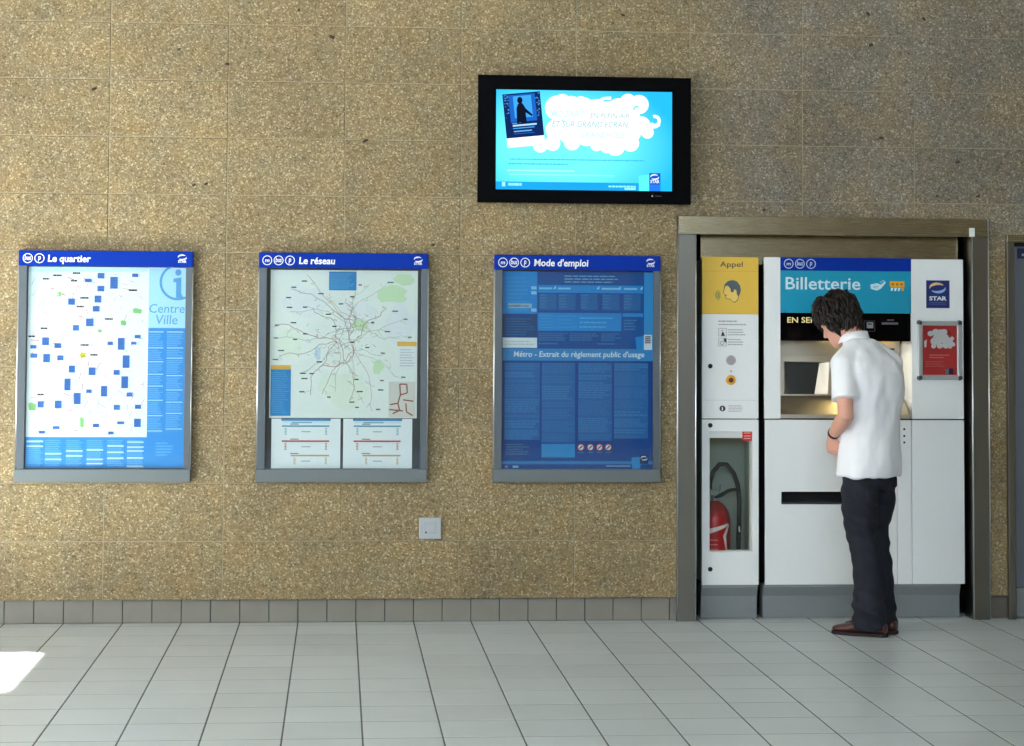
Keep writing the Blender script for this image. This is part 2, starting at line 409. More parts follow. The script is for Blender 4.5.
base = tag(Bx(XL, N1[0]-.0, .036, .06, -.003, .118).build('baseboard_back', mat('plinth_grout', (62, 66, 66), .9)), 'low grey tiled plinth along the foot of the wall', 'plinth', kind='structure')
BP = .14825
for i in range(-31, 12):
    x0 = .102 + i*BP
    x1 = min(x0+BP-.0045, N1[0])
    if x0 < XL or x1-x0 < .02: continue
    Bx(0, x1-x0, 0, .012, 0, .116).build('plinth_tile', PLINTH, base, bevel=.001, seg=1).location = (x0+.0015, .03+random.uniform(-.0006, .0006), .001)
PLB = mat('brown_plinth_stone', (112, 104, 92), .6, var=.15, scale=30)
for i, (a, b) in enumerate(((N1[1], N2[0]), (N2[1], XR))):
    Bx(a, b, .03, .06, 0, .118).build('plinth_slab', PLB, base)

CEIL = mat('ceiling_paint', (205, 203, 196), .9, var=.03)
SIDE = mat('ochre_wall_paint', (186, 150, 84), .85, var=.08, scale=2)
tag(Bx(XL-.3, XR+.3, YF-.3, .5, ZC, ZC+.3).build('ceiling', CEIL), 'plain pale ceiling over the hall', 'ceiling', kind='structure')
wr = tag(Bx(XR, XR+.3, YF, .5, -.25, ZC).build('wall_right', mat('buff_wall_paint', (160, 148, 122), .85, var=.06, scale=2)), 'buff painted side wall closing the right of the hall', 'wall', kind='structure')
# left end wall: a tall doorway with the sun in it and a wide window under a canopy added to block sun
lw = MB()
DY0, DY1, DZ = -1.76, -.84, 3.13
WY0, WY1, WZ0, WZ1 = -8.2, -2.4, .5, 3.6
lw.box(XL-.02, XL, DY1, .003, -.25, ZC); lw.box(XL-.02, XL, DY0, DY1, DZ, ZC); lw.box(XL-.02, XL, WY1, DY0, -.25, ZC)
lw.box(XL-.02, XL, WY0, WY1, -.25, WZ0); lw.box(XL-.02, XL, WY0, WY1, WZ1, ZC); lw.box(XL-.02, XL, YF, WY0, -.25, ZC)
tag(lw.build('wall_left', SIDE), 'ochre painted end wall with doorway and wide window', 'wall', kind='structure')
wf = MB()
for y in (WY0, -6.27, -4.33, WY1-.06): wf.box(XL-.05, XL, y, y+.06, WZ0, WZ1)
wf.box(XL-.05, XL, WY0, WY1, WZ0, WZ0+.06); wf.box(XL-.05, XL, WY0, WY1, WZ1-.06, WZ1)
tag(wf.build('window_1', FRAMEGREY), 'grey framed wide window in the left end wall', 'window', kind='structure')
tag(Bx(XL-3.9, XL-.05, YF, -2.2, 3.75, 3.9).build('added_canopy', CEIL), 'unseen canopy slab added to keep sun off the left end window', 'canopy', kind='structure')
# wall behind the camera with high glazing added for the fill light
fw = MB(); GX0, GX1, GZ0, GZ1 = -4.4, 3.2, 2.7, 4.8
fw.box(XL, GX0, YF-.02, YF, -.25, ZC); fw.box(GX1, XR, YF-.02, YF, -.25, ZC); fw.box(GX0, GX1, YF-.02, YF, -.25, GZ0); fw.box(GX0, GX1, YF-.02, YF, GZ1, ZC)
tag(fw.build('wall_front', SIDE), 'ochre wall opposite the machines with high glazing added for fill light', 'wall', kind='structure')
pil = MB(); pil2 = MB()  # unseen piers added to reflect as bands in the steel lintel
for k in range(5): (pil if k % 2 else pil2).box(3.7+k*.85, 4.3+k*.85, YF, YF+.12, 0, 3.9)
tag(pil.build('added_piers_yellow', mat('yellow_reflection_pier', (222, 178, 62), .7)), 'unseen yellow piers added opposite the machines for reflections in the lintel', 'pier', kind='structure')
tag(pil2.build('added_piers_grey', mat('grey_reflection_pier', (92, 92, 90), .7)), 'unseen grey piers added opposite the machines for reflections in the lintel', 'pier', kind='structure')
gf = MB()
for k in range(6): gf.box(GX0+k*1.508, GX0+k*1.508+.06, YF-.02, YF+.04, GZ0, GZ1)
tag(gf.build('window_2', FRAMEGREY), 'grey mullions of the high glazing added for fill light opposite the machines', 'window', kind='structure')

# ------------------------------------------------------------------ information boards
W_ = ink((235, 240, 242)); INKDARK = ink((40, 52, 66))
def header_marks(mk, icons, title, tu0, tu1, base, top, iu, iv, ir, su, sv, sr, m):
    """returns (name, print) pairs: round icons, title, operator mark"""
    out = []
    for k, ch in enumerate(icons):
        pr = mk(); u = iu + k*ir*2.32
        pr.hoop(u, iv, ir*.84, ir, m, 1)
        hw_ = {'m': .46, 'bus': .62, 'p': .26}[ch]
        lo = iv + ir*(.34 if ch != 'p' else .28); hi = lo - ir*(.62 if ch == 'm' else .86 if ch == 'p' else .8)*1.25
        pr.text(ch, u-ir*hw_, u+ir*hw_, lo, hi, m, 1, bold=.02, shear=.12); out.append(('round_icon', pr))
    if title:
        pr = mk(); pr.text(title, tu0, tu1, base, top, m, 1, bold=.025, shear=.08); out.append(('title', pr))
    if su:
        pr = mk(); pr.swoosh(su, sv-sr*.35, sr, m, m, 1); pr.text('STAR', su-sr, su+sr, sv+sr*.95, sv+sr*.35, m, 1, bold=.03); out.append(('operator_mark', pr))
    return out

def board(x0, x1, label, icons, title, tspan, iu, poster_inset, make_poster):
    z0, z1, zh, zb = .72, 1.893, 1.816, .786
    b = thing('information_board', label, 'notice board', ((x0+x1)/2, 0, z0), 'information boards on the aggregate wall')
    o = tuple(b.location)
    def part(mb, name, m, **k): return shift(mb, o).build(name, m, b, **k)
    part(Bx(x0+.01, x1-.01, -.012, -.001, z0+.02, z1-.02), 'backing', FRAMEDARK)
    part(Bx(x0+.003, x0+.042, -.045, -.002, zb, zh), 'side_rail', FRAMEGREY, bevel=.002)
    part(Bx(x1-.034, x1-.001, -.045, -.002, zb, zh), 'side_rail', FRAMEGREY, bevel=.002)
    part(Bx(x0-.004, x1+.002, -.05, -.002, z0, zb), 'bottom_rail', mat('frame_grey_lightened', (106, 114, 116), .45, metal=.25, var=.04), bevel=.003)  # frame grey again, lightened as if catching more light
    for xe in (x0, x1): part(MB().tube([(xe, -.040, zb), (xe, -.040, zh)], [(.0045, .0045)]*2, None, 10), 'edge_highlight', ALU_HIGHLIGHT, smooth=True)  # bright strips added to carry a highlight along the board edges
    hd = part(Bx(x0, x1, -.05, -.002, zh, z1), 'header', BLUE, bevel=.002)
    mk = lambda: Print(-.0504, (0, 174, 0, 15.2), (x0, x1, z1, zh))
    for nm, pr in header_marks(mk, icons, title, tspan[0], tspan[1], 11.2, 4.2, iu, 7.9, 5.0, 163.5, 7.2, 4.2, W_):
        shift(pr, o).build(nm, None, hd)
    part(Bx(x0+.04, x1-.03, -.030, -.027, zb, zh), 'glass_pane', GLASS)
    make_poster(part)
    return b

# --- board 1: neighbourhood map
def poster_quartier(part):
    rng = random.Random(3)
    pr = Print(-.016, (75, 537, 108, 683), (-1.578, -.783, 1.812, .790))
    BL, LB = ink((58, 148, 226)), ink((176, 222, 246))
    pr.rect(75, 537, 108, 683, ink((240, 246, 250)), 0)
    pr.rect(75, 425, 108, 122, ink((205, 236, 248)), 1); pr.rect(75, 84, 122, 260, ink((226, 244, 250)), 1)
    pr.poly([(84, 122), (150, 122), (112, 150), (92, 215), (84, 250)], ink((230, 246, 251)), 1)
    pr.rect(428, 537, 110, 282, LB, 1); pr.rect(428, 537, 282, 683, BL, 1); pr.rect(75, 428, 595, 683, BL, 1)
    # map: streets, greens, plot blocks, labels
    pink, red, gr, gy = ink((226, 158, 158)), ink((204, 104, 104)), ink((140, 204, 128)), ink((168, 172, 182))
    for k in range(170):
        u, v = rng.uniform(85, 420), rng.uniform(128, 590); a = rng.choice((.3, 1.87))+rng.uniform(-.25, .25); L = rng.uniform(5, 26)
        pr.line([(u-L*math.cos(a)/2, v-L*math.sin(a)/2), (u+L*math.cos(a)/2, v+L*math.sin(a)/2)], rng.uniform(1, 2), rng.choice((pink, pink, gy, gy, red, ink((244, 232, 196)))), 1)
    for u, v, a, b in ((395, 233, 28, 16), (355, 268, 18, 16), (286, 291, 12, 10), (93, 508, 24, 24), (238, 552, 12, 32), (167, 186, 10, 14)):
        pr.poly([(u-a/2, v-b*.3), (u-a*.2, v-b/2), (u+a/2, v-b*.25), (u+a*.4, v+b/2), (u-a*.4, v+b*.4)], gr, 2)
    pr.poly([(225+12+12*math.cos(t*.6283)*(1 if t % 2 else .6), 361+10*math.sin(t*.6283)*(1 if t % 2 else .6)) for t in range(10)], ink((214, 196, 40)), 3)
    blocks = [(287, 133, 20, 16), (325, 153, 22, 34), (250, 147, 20, 10), (287, 170, 20, 16), (202, 208, 20, 18), (279, 200, 20, 20), (274, 228, 20, 16), (256, 267, 22, 22),
              (216, 283, 18, 16), (387, 131, 18, 10), (128, 322, 20, 22), (164, 334, 20, 14), (93, 338, 18, 10), (132, 370, 20, 24), (172, 369, 18, 14), (95, 363, 20, 12), (349, 328, 20, 34),
              (317, 327, 16, 10), (386, 326, 16, 8), (397, 307, 18, 10), (364, 379, 20, 36), (337, 410, 18, 14), (206, 401, 18, 20), (265, 407, 20, 22), (194, 445, 18, 34), (361, 438, 20, 34),
              (223, 485, 20, 32), (301, 464, 18, 30), (257, 464, 16, 10), (376, 473, 18, 12), (117, 502, 18, 18), (168, 502, 20, 22), (339, 510, 18, 14), (401, 508, 18, 12), (400, 554, 20, 24),
              (351, 554, 20, 8), (279, 562, 18, 10), (163, 568, 20, 8), (122, 581, 18, 8), (323, 583, 16, 8)]
    BB, BD, PB = ink((66, 118, 198)), ink((44, 92, 172)), ink((196, 222, 244))
    for u, v, a, b in blocks:
        pr.rect(u-a/2, u+a/2, v-b/2, v+b/2, BB, 3); pr.lines(u+a/2+1, u+a/2+6, v-b/2, v+b/2, max(1, int(b/6)), PB, 3, .6, rng)
        pr.lines(u-a/2+2, u+a/2-2, v-b/2+2, v+b/2-2, max(1, int(b/6)), BD, 4, .35, rng)
    for u, v in ((130, 143), (160, 133), (217, 126), (212, 148), (313, 257), (126, 285), (91, 308), (243, 332), (272, 360), (120, 474), (382, 174), (240, 197), (230, 222)):
        pr.lines(u-13, u+13, v-3, v+3, 1, INKDARK, 3, .8, rng, .3, (.15, .4))
    # information sign and title
    ib = ink((86, 160, 220))
    pr.hoop(513, 150, 47, 54, ib, 2, 95, 297); pr.dot(514, 122, 9, ib, 2)
    pr.poly([(500, 140), (523, 136), (523, 182), (530, 195), (508, 195), (508, 150), (500, 150)], ib, 2)
    pr.text('Centre', 430, 534, 238, 212, ib, 2, shear=.1); pr.text('Ville', 450, 513, 271, 243, ib, 2, shear=.1)
    lb, wl = ink((110, 182, 238)), ink((196, 228, 248))
    for c0, c1, seed in ((430, 473, 1), (483, 531, 2)):
        v = 292
        while v < 578:
            h = rng.uniform(26, 52); pr.rect(c0, c1, v, v+2.5, wl, 2); pr.lines(c0, c1, v+6, min(v+h-3, 578), int(h/6), lb, 2, .5, rng); v += h
    for k, c0 in enumerate((78, 132, 193, 253, 313, 371)):
        pr.lines(c0, c0+48, 602, 678, 13, lb, 2, .5, rng, .2)
        for q in ((605, 619), (640, 656), (632, 646), (629, 656, 668), (618, 636, 653), (607, 621, 632, 652, 676))[k]: pr.rect(c0, c0+48, q, q+4.5, wl, 3)
    pr.lines(455, 505, 608, 650, 5, lb, 2, .4, rng)
    part(pr, 'poster', None)

# --- board 2: network map
def poster_reseau(part):
    rng = random.Random(11)
    pr = Print(-.016, (85, 510, 88, 513), (-.352, .405, 1.806, 1.046))
    pr.rect(85, 510, 88, 513, ink((226, 233, 230)), 0)
    gr, gr2, gr3 = ink((200, 226, 190)), ink((222, 232, 220)), ink((222, 228, 233))
    def blob(u, v, a, b, m, l):
        pr.poly([(u+a*(1+.25*rng.uniform(-1, 1))*math.cos(k*.4488), v+b*(1+.25*rng.uniform(-1, 1))*math.sin(k*.4488)) for k in range(14)], m, l)
    for u, v, a, b in ((180, 180, 60, 50), (300, 430, 70, 50), (460, 250, 45, 60), (140, 300, 45, 40), (340, 220, 60, 50)): blob(u, v, a, b, rng.choice((gr2, gr3)), 1)
    blob(436, 158, 40, 26, gr, 2); blob(470, 112, 28, 18, gr, 2); blob(345, 245, 22, 16, gr, 2); blob(396, 365, 16, 22, gr, 2); blob(222, 330, 10, 18, ink((196, 218, 234)), 2)
    tones = [ink(c) for c in ((176, 170, 166), (196, 146, 138), (168, 178, 162), (190, 178, 156), (164, 172, 186), (204, 162, 148), (186, 188, 188))]
    cx, cy = 315, 290
    HUB = [(cx+rng.gauss(0, 26), cy+rng.gauss(0, 18)) for _ in range(9)]
    ends = [(105, 345), (100, 245), (145, 140), (145, 205), (205, 200), (245, 170), (360, 130), (425, 120), (425, 195), (478, 232), (490, 285), (405, 330), (385, 495), (470, 400), (200, 445),
            (228, 445), (175, 380), (320, 465), (110, 290), (300, 180), (355, 470), (270, 440), (240, 360), (330, 150), (185, 105)]
    for k, (a, b) in enumerate(ends):
        hx, hy = rng.choice(HUB); pts = [(hx, hy)]; n = 11
        off = rng.uniform(-26, 26)
        for i in range(1, n+1):
            t = i/n; wv = off*math.sin(math.pi*t) + 6*math.sin(9*t+k); d = math.hypot(a-hx, b-hy)
            pts.append((hx+(a-hx)*t - (b-hy)/d*wv + rng.uniform(-4, 4), hy+(b-hy)*t + (a-hx)/d*wv + rng.uniform(-4, 4)))
        for q in range(4, n, 3):
            u, v = pts[q]; br_ = [(u, v)]
            for _ in range(3): u += rng.uniform(-13, 13); v += rng.uniform(-11, 11); br_.append((min(max(u, 90), 505), min(max(v, 93), 508)))
            pr.line(br_, .9, rng.choice(tones), 3)
        pr.line(pts, rng.choice((1.0, 1.2, 1.7)), tones[k % len(tones)], 3)
    for k in range(110):
        u, v = rng.gauss(cx, 50), rng.gauss(cy, 40)
        pr.line([(u, v), (u+rng.uniform(-14, 14), v+rng.uniform(-10, 10))], 1.2, rng.choice(tones), 3)
    for u, v in ((182, 120), (230, 156), (343, 130), (288, 185), (431, 122), (152, 138), (137, 168), (140, 196), (185, 195), (252, 215), (104, 247), (152, 240), (102, 284), (157, 288), (117, 320), (101, 346),
                 (445, 205), (475, 228), (423, 264), (488, 280), (410, 326), (408, 405), (405, 432), (398, 488), (345, 437), (335, 402), (178, 438), (180, 385), (185, 400), (227, 352), (206, 386), (256, 453), (322, 467),
                 (337, 482), (186, 272), (320, 164), (270, 250), (380, 238), (322, 295), (365, 310), (470, 395)):
        w_ = rng.uniform(5, 9); pr.rect(u-w_, u+w_, v-1.8, v+1.8, ink((92, 102, 112)), 4)
    bl, b2, org = ink((42, 132, 198)), ink((80, 156, 210)), ink((226, 176, 84))
    pr.rect(253, 332, 92, 146, bl, 4); pr.lines(257, 328, 96, 142, 8, b2, 5, .5, rng)
    pr.rect(88, 146, 362, 374, org, 4); pr.rect(88, 146, 374, 507, bl, 4); pr.lines(92, 142, 380, 500, 20, b2, 5, .4, rng)
    pr.rect(452, 508, 293, 306, org, 4); pr.rect(455, 508, 306, 372, ink((224, 230, 234)), 4); pr.lines(460, 503, 312, 366, 7, ink((178, 186, 198)), 5, .35, rng)
    br = ink((150, 92, 82)); pr.rect(428, 505, 408, 511, ink((214, 210, 206)), 4)
    for p in ([(460, 415), (480, 415), (482, 440), (462, 446), (460, 415)], [(462, 446), (455, 470), (432, 474)], [(455, 470), (460, 490), (440, 500)], [(470, 460), (500, 464)], [(478, 470), (480, 495), (498, 505)], [(430, 488), (470, 492)]): pr.line(p, 4, br, 5)
    part(pr, 'poster', None)
    for sx0, sx1 in ((92, 290), (298, 497)):
        q = Print(-.015, (85, 510, 88, 513), (-.352, .405, 1.806, 1.046))
        q.rect(sx0, sx1, 515, 657, ink((232, 238, 242)), 0); o = sx0+28
        q.rect(o, o+142, 515, 521, ink((70, 140, 190)), 1); q.rect(o+3, o+139, 521, 528, ink((196, 228, 244)), 1); q.rect(o+30, o+88, 524, 528, ink((120, 176, 214)), 2)
        for v, m, lo in ((534, ink((96, 160, 178)), 2), (577, ink((186, 74, 88)), 2), (618, ink((204, 166, 112)), 28)):
            q.rect(o+lo, o+138, v, v+4.5, m, 1)
            for u in (o+lo+8, o+126): q.lines(u, u+6, v+7, v+28, 5, m, 1, .6, rng, .1)
            q.rect(o+58, o+84, v+17, v+19.5, ink((150, 158, 176)), 1); q.rect(o+26, o+50, v-5, v-2, ink((140, 140, 140)), 1)
        part(q, 'schedule_sheet', None)

# --- board 3: how-to-use and rules
def poster_emploi(part):
    rng = random.Random(5)
    pr = Print(-.016, (65, 497, 95, 655), (.846, 1.640, 1.808, .785))
    D1, D2, B1, B2, T1, T2, WH = ink((22, 84, 158)), ink((18, 72, 148)), ink((30, 138, 216)), ink((62, 148, 212)), ink((60, 126, 186)), ink((40, 104, 172)), ink((224, 234, 242))
    pr.rect(65, 497, 95, 655, D2, 0); pr.rect(163, 468, 95, 314, D1, 1)
    pr.rect(65, 163, 95, 215, B1, 2); pr.lines(75, 140, 108, 210, 9, B2, 3, .35, rng)
    for v in (142, 156, 205): pr.rect(146, 161, v-5, v+4, ink((150, 200, 236)), 3)
    pr.rect(80, 148, 186, 199, ink((150, 190, 218)), 3)
    pr.rect(65, 163, 222, 280, ink((26, 76, 130)), 2); pr.lines(75, 158, 226, 278, 7, T2, 3, .4, rng)
    pr.rect(65, 163, 283, 312, WH, 3); pr.lines(72, 156, 290, 306, 2, ink((190, 202, 212)), 4, .4, rng)
    pr.rect(468, 497, 95, 314, ink((46, 146, 214)), 2)
    pr.lines(240, 400, 103, 128, 3, ink((120, 172, 214)), 3, .35, rng, .15)
    pr.rect(165, 465, 133, 155, B1, 2)
    for u0, u1 in ((168, 205), (222, 258), (347, 400), (410, 448)): pr.rect(u0, u1, 140, 145, ink((130, 196, 236)), 3)
    for u in (212, 336, 397, 460): pr.poly([(u-4, 144), (u+4, 144), (u+4, 134)], ink((150, 206, 240)), 3)
    for u in (170, 224, 287, 349, 410): pr.lines(u, u+24, 158, 200, 5, T1, 3, .5, rng); pr.rect(u, u+48, 158, 204, T2, 2)
    pr.rect(165, 403, 212, 263, B1, 2); pr.lines(170, 215, 216, 258, 5, B2, 3, .35, rng); pr.lines(222, 275, 216, 258, 4, B2, 3, .35, rng); pr.lines(284, 395, 220, 258, 3, ink((90, 172, 228)), 3, .3, rng)
    pr.rect(406, 465, 212, 222, B1, 2); pr.lines(410, 450, 228, 262, 4, T1, 3, .5, rng)
    for u0, u1 in ((168, 250), (256, 338), (346, 402)): pr.lines(u0, u1, 268, 292, 4, T1, 3, .5, rng)
    pr.lines(168, 232, 296, 303, 1, T1, 3, .5, rng); pr.lines(335, 405, 296, 303, 1, T1, 3, .5, rng)
    pr.poly([(443, 280), (470, 276), (470, 314), (447, 314)], B1, 2); pr.rect(468, 491, 273, 316, WH, 4); pr.lines(471, 488, 276, 298, 4, ink((60, 64, 96)), 5, .75, rng, .1)
    pr.rect(65, 497, 314, 348, ink((52, 136, 202)), 2)
    pr.text("Métro - Extrait du règlement public d'usage", 97, 469, 337, 321, WH, 3, bold=.012, shear=.1)
    for u0, u1, vb in ((72, 172, 572), (177, 272, 580), (281, 377, 575), (383, 480, 568)):
        v = 354
        while v < vb-4:
            h = rng.uniform(8, 48); n = max(1, int(h/6)); pr.lines(u0, u1, v, min(v+h, vb), n, rng.choice((T1, ink((54, 116, 178)))), 3, .62, rng, .25); v += h+5
        pr.rect(u0, u1, 354, vb, T2, 2)
    pr.lines(76, 150, 582, 616, 5, ink((74, 116, 150)), 3, .5, rng)
    pr.rect(177, 272, 583, 622, ink((46, 140, 206)), 3); pr.lines(181, 268, 588, 618, 4, B2, 4, .3, rng)
    for u in (289, 316, 342, 367):
        pr.dot(u, 593, 10, ink((196, 70, 70)), 3); pr.dot(u, 593, 7.4, WH, 4); pr.line([(u-4, 597), (u+4, 589)], 3.4, ink((60, 50, 60)), 5); pr.rect(u-8, u+8, 606, 609, T1, 3)
    pr.rect(65, 497, 632, 641, ink((40, 128, 196)), 2)
    pr.poly([(433, 622), (460, 620), (458, 655), (436, 655)], ink((44, 146, 214)), 3); pr.rect(457, 481, 614, 640, ink((22, 40, 100)), 4); pr.swoosh(469, 624, 9, WH, WH, 5)
    pr.rect(360, 430, 645, 647, ink((160, 196, 220)), 3); pr.rect(74, 82, 645, 651, ink((150, 130, 190)), 3); pr.rect(96, 112, 645, 651, ink((130, 190, 220)), 3)
    part(pr, 'poster', None)
board(-1.623, -.748, 'blue-headed wall board titled Le quartier with a bright neighbourhood map', ('bus', 'p'), 'Le quartier', (29, 72), 9, 0, poster_quartier)
board(-.412, .457, 'blue-headed wall board titled Le réseau with a radial network map', ('m', 'bus', 'p'), 'Le réseau', (41, 78), 8.5, 0, poster_reseau)
board(.801, 1.668, "blue-headed wall board titled Mode d'emploi with dark blue text poster", ('m', 'bus', 'p'), "Mode d'emploi", (41, 98), 8.5, 0, poster_emploi)

# ------------------------------------------------------------------ wall screen
tv = thing('wall_screen', 'black framed flat screen showing a bright cyan advert high on the wall', 'screen', (1.2655, 0, 2.494))
to = tuple(tv.location)
def tvp(mb, name, m, **k): return shift(mb, to).build(name, m, tv, **k)
TVB = mat('black_bezel', (5, 5, 7), .5, spec=.04)
tvp(MB().plate(.707, 1.824, 2.162, 2.826, (.802, 1.726, 2.231, 2.752), -.07, -.052), 'bezel', TVB, bevel=.003)
tvp(Bx(.711, 1.820, -.052, -.02, 2.166, 2.822), 'housing', mat('grey_screen_edge', (120, 120, 116), .4, metal=.6))
tvp(Bx(1.0, 1.53, -.02, -.0005, 2.3, 2.7), 'wall_bracket', DARK)
def screen_material():
    m = bpy.data.materials.new('screen_picture'); m.use_nodes = True
    n, l, b = nodes_of(m); tc = n.new('ShaderNodeTexCoord'); mp = n.new('ShaderNodeMapping')
    mp.inputs['Scale'].default_value = (1.6, 1, 2.6); mp.inputs['Location'].default_value = (.2, 0, .1)
    g = n.new('ShaderNodeTexGradient'); g.gradient_type = 'SPHERICAL'; l.new(tc.outputs['Object'], mp.inputs[0]); l.new(mp.outputs[0], g.inputs[0])
    r = n.new('ShaderNodeValToRGB'); r.color_ramp.elements[0].color = (*lin((34, 182, 246)), 1); r.color_ramp.elements[1].color = (*lin((110, 244, 255)), 1)
    r.color_ramp.elements[1].position = .6
    l.new(g.outputs[0], r.inputs[0]); l.new(r.outputs[0], b.inputs['Emission Color']); b.inputs['Emission Strength'].default_value = 1.0
    b.inputs['Base Color'].default_value = (.002, .002, .002, 1); b.inputs['Roughness'].default_value = .3; b.inputs['Specular IOR Level'].default_value = .03
    return m
def tv_print(pr):
    e = 1.0
    WHT, PAL, DK, MID, LT = glow((252, 255, 255), e), glow((150, 236, 250), e), glow((6, 34, 88), e), glow((20, 96, 190), e), glow((60, 160, 235), e)
    # scrolled white cloud
    for u, v, r in ((400, 195, 52), (455, 200, 56), (500, 205, 58), (560, 215, 60), (620, 225, 64), (680, 240, 62), (700, 290, 44), (735, 175, 40), (690, 165, 34), (495, 170, 26), (650, 190, 40), (745, 262, 38), (770, 290, 26),
                    (650, 300, 52), (580, 300, 50), (520, 300, 50), (450, 295, 48), (395, 285, 44), (330, 350, 30), (380, 340, 32), (560, 345, 26), (640, 350, 38), (700, 335, 36), (605, 345, 34), (460, 335, 34), (628, 372, 16), (420, 170, 34)):
        pr.dot(u, v, r, WHT, 1)
    pr.hoop(800, 242, 12, 25, WHT, 1, -150, 110); pr.line([(775, 262), (800, 268), (820, 255)], 14, WHT, 1)
    pr.line([(560, 168), (590, 152), (620, 150)], 12, WHT, 1); pr.hoop(725, 195, 8, 14, glow((70, 215, 245), e), 2, 40, 200)
    # tilted picture card with a dark figure
    def rot(u, v, a=R(-6)): 
        c, s_ = math.cos(a), math.sin(a); x, y = u-262, v-240; return (262+x*c-y*s_, 240+x*s_+y*c)
    def q(u0, u1, v0, v1, m, l): pr.poly([rot(u0, v1), rot(u1, v1), rot(u1, v0), rot(u0, v0)], m, l)
    q(184, 338, 312, 355, WHT, 2); q(184, 338, 134, 316, DK, 3); q(208, 316, 140, 252, MID, 4); q(226, 300, 146, 236, LT, 5)
    pr.poly([rot(*p) for p in ((232, 262), (236, 196), (244, 178), (262, 176), (274, 200), (300, 228), (296, 234), (272, 216), (272, 262))], glow((4, 12, 34), e), 6); pr.dot(*rot(253, 164), 11, glow((4, 12, 34), e), 6, 14)
    rng = random.Random(2)
    for k in range(40):
        sd = rng.choice((188, 318)); u = sd+rng.uniform(0, 16); v = rng.uniform(138, 236)
        pr.dot(*rot(u, v), rng.uniform(1.5, 3.5), glow((70, 130, 200), e), 5)
    q(214, 312, 263, 270, glow((170, 210, 250), e), 6); q(212, 250, 255, 259, LT, 6); q(214, 302, 276, 280, LT, 6); q(216, 290, 288, 293, glow((110, 170, 230), e), 6); q(216, 300, 299, 302, MID, 6)
    T, T2 = glow((138, 186, 196), e), glow((190, 236, 240), e)
    pr.text('“MOZART”', 362, 525, 232, 205, T2, 3, bold=.01, shear=.2); pr.text('EN PLEIN AIR', 534, 694, 234, 212, T, 3, shear=.2)
    pr.text('ET SUR GRAND ECRAN,', 378, 694, 272, 247, T, 3, shear=.2); pr.text('GRANDIOSE !”', 490, 712, 315, 290, T2, 3, bold=.01, shear=.2)
    tx = glow((60, 182, 222), e)
    pr.lines(205, 760, 402, 413, 1, tx, 2, .42, rng, .02, (.008, .04)); pr.lines(200, 445, 421, 432, 1, tx, 2, .45, rng, .02, (.02, .09))
    pr.lines(195, 470, 448, 460, 1, glow((170, 248, 255), e), 2, .45, rng, .02, (.015, .07)); pr.lines(205, 640, 465, 476, 1, glow((150, 244, 255), e), 2, .42, rng, .02, (.01, .05))
    pr.rect(148, 735, 500, 535, glow((24, 160, 226), e), 1); pr.lines(610, 722, 508, 522, 1, PAL, 2, .5, rng, .02); pr.rect(676, 722, 520, 528, PAL, 2)
    pr.rect(174, 188, 502, 520, PAL, 2); pr.lines(200, 258, 504, 518, 1, PAL, 2, .8, rng, .05)
    pr.poly([(734, 470), (777, 464), (777, 533), (736, 533)], glow((90, 244, 246), e), 2)
    pr.rect(778, 824, 458, 505, glow((24, 84, 190), e), 2); pr.rect(778, 824, 505, 533, glow((34, 120, 240), e), 2)
    pr.swoosh(800, 474, 17, glow((230, 240, 255), e), glow((230, 240, 255), e), 3); pr.text('STAR', 782, 820, 499, 486, glow((230, 240, 255), e), 3, bold=.03)
pr = Print(-.0525, (148, 871, 122, 533), (.802, 1.726, 2.752, 2.231), .0003)
SCR = screen_material(); pr.rect(146, 873, 120, 535, SCR, 0); tv_print(pr)
tvp(pr, 'display', None)
led = Print(-.0704, (148, 871, 122, 533), (.802, 1.726, 2.752, 2.231))
led.dot(788, 554, 3, ink((200, 200, 196)), 1); led.rect(800, 826, 552, 556, ink((60, 60, 66)), 1)
tvp(led, 'brand_mark', None)

# ------------------------------------------------------------------ wall socket
sk = thing('wall_socket', 'square silver socket plate low on the wall below the network map', 'socket', (.479, 0, .481))
SILV = mat('silver_plastic', (176, 182, 186), .35, metal=.3)
Bx(-.057, .057, -.012, -.0005, -.055, .055).build('face_plate', SILV, sk, bevel=.005)
MB().plate(-.034, .034, -.032, .034, (-.024, .024, -.022, .024), -.017, -.011).build('inner_frame', SILV, sk, bevel=.002)
Bx(-.0235, .0235, -.0145, -.011, -.0215, .0235).build('flap', SILV, sk, bevel=.002)
MB().cyl((-.022, -.0175, -.02), .005, (0, -1, 0), .0015, None, 10).build('lock_dot', mat('green_mark', (70, 96, 80), .6), sk)

# ------------------------------------------------------------------ steel surround
ss = thing('steel_surround', 'brushed stainless steel surround framing the ticket machine niche', 'frame', (2.594, 0, 0))
so = tuple(ss.location)
def sp(mb, name, m, **k): return shift(mb, so).build(name, m, ss, **k)
sp(Bx(1.761, 1.860, -.03, -.001, 0, 2.01), 'jamb', STEEL_V, bevel=.002)
sp(Bx(3.336, 3.427, -.03, -.001, 0, 2.01), 'jamb', STEEL_V, bevel=.002)
sp(Bx(1.761, 3.427, -.03, -.001, 2.0105, 2.106), 'lintel', STEEL_H, bevel=.002)
for xe in (1.7625, 1.8585, 3.3375, 3.4255): sp(MB().tube([(xe, -.028, 0.001), (xe, -.028, 2.105 if xe in (1.7625, 3.4255) else 2.009)], [(.004, .004)]*2, None, 10), 'edge_highlight', ALU_HIGHLIGHT, smooth=True)  # bright strips added to carry a highlight down the jamb edges
sp(Bx(3.3365, 3.345, -.001, .11, 0, 2.009), 'reveal', STEEL_V); sp(Bx(1.852, 1.8595, -.001, .11, 0, 2.009), 'reveal', DARK)
sp(Bx(1.908, 3.303, .10, .105, 1.86, 2.03), 'fascia', STEEL_H)
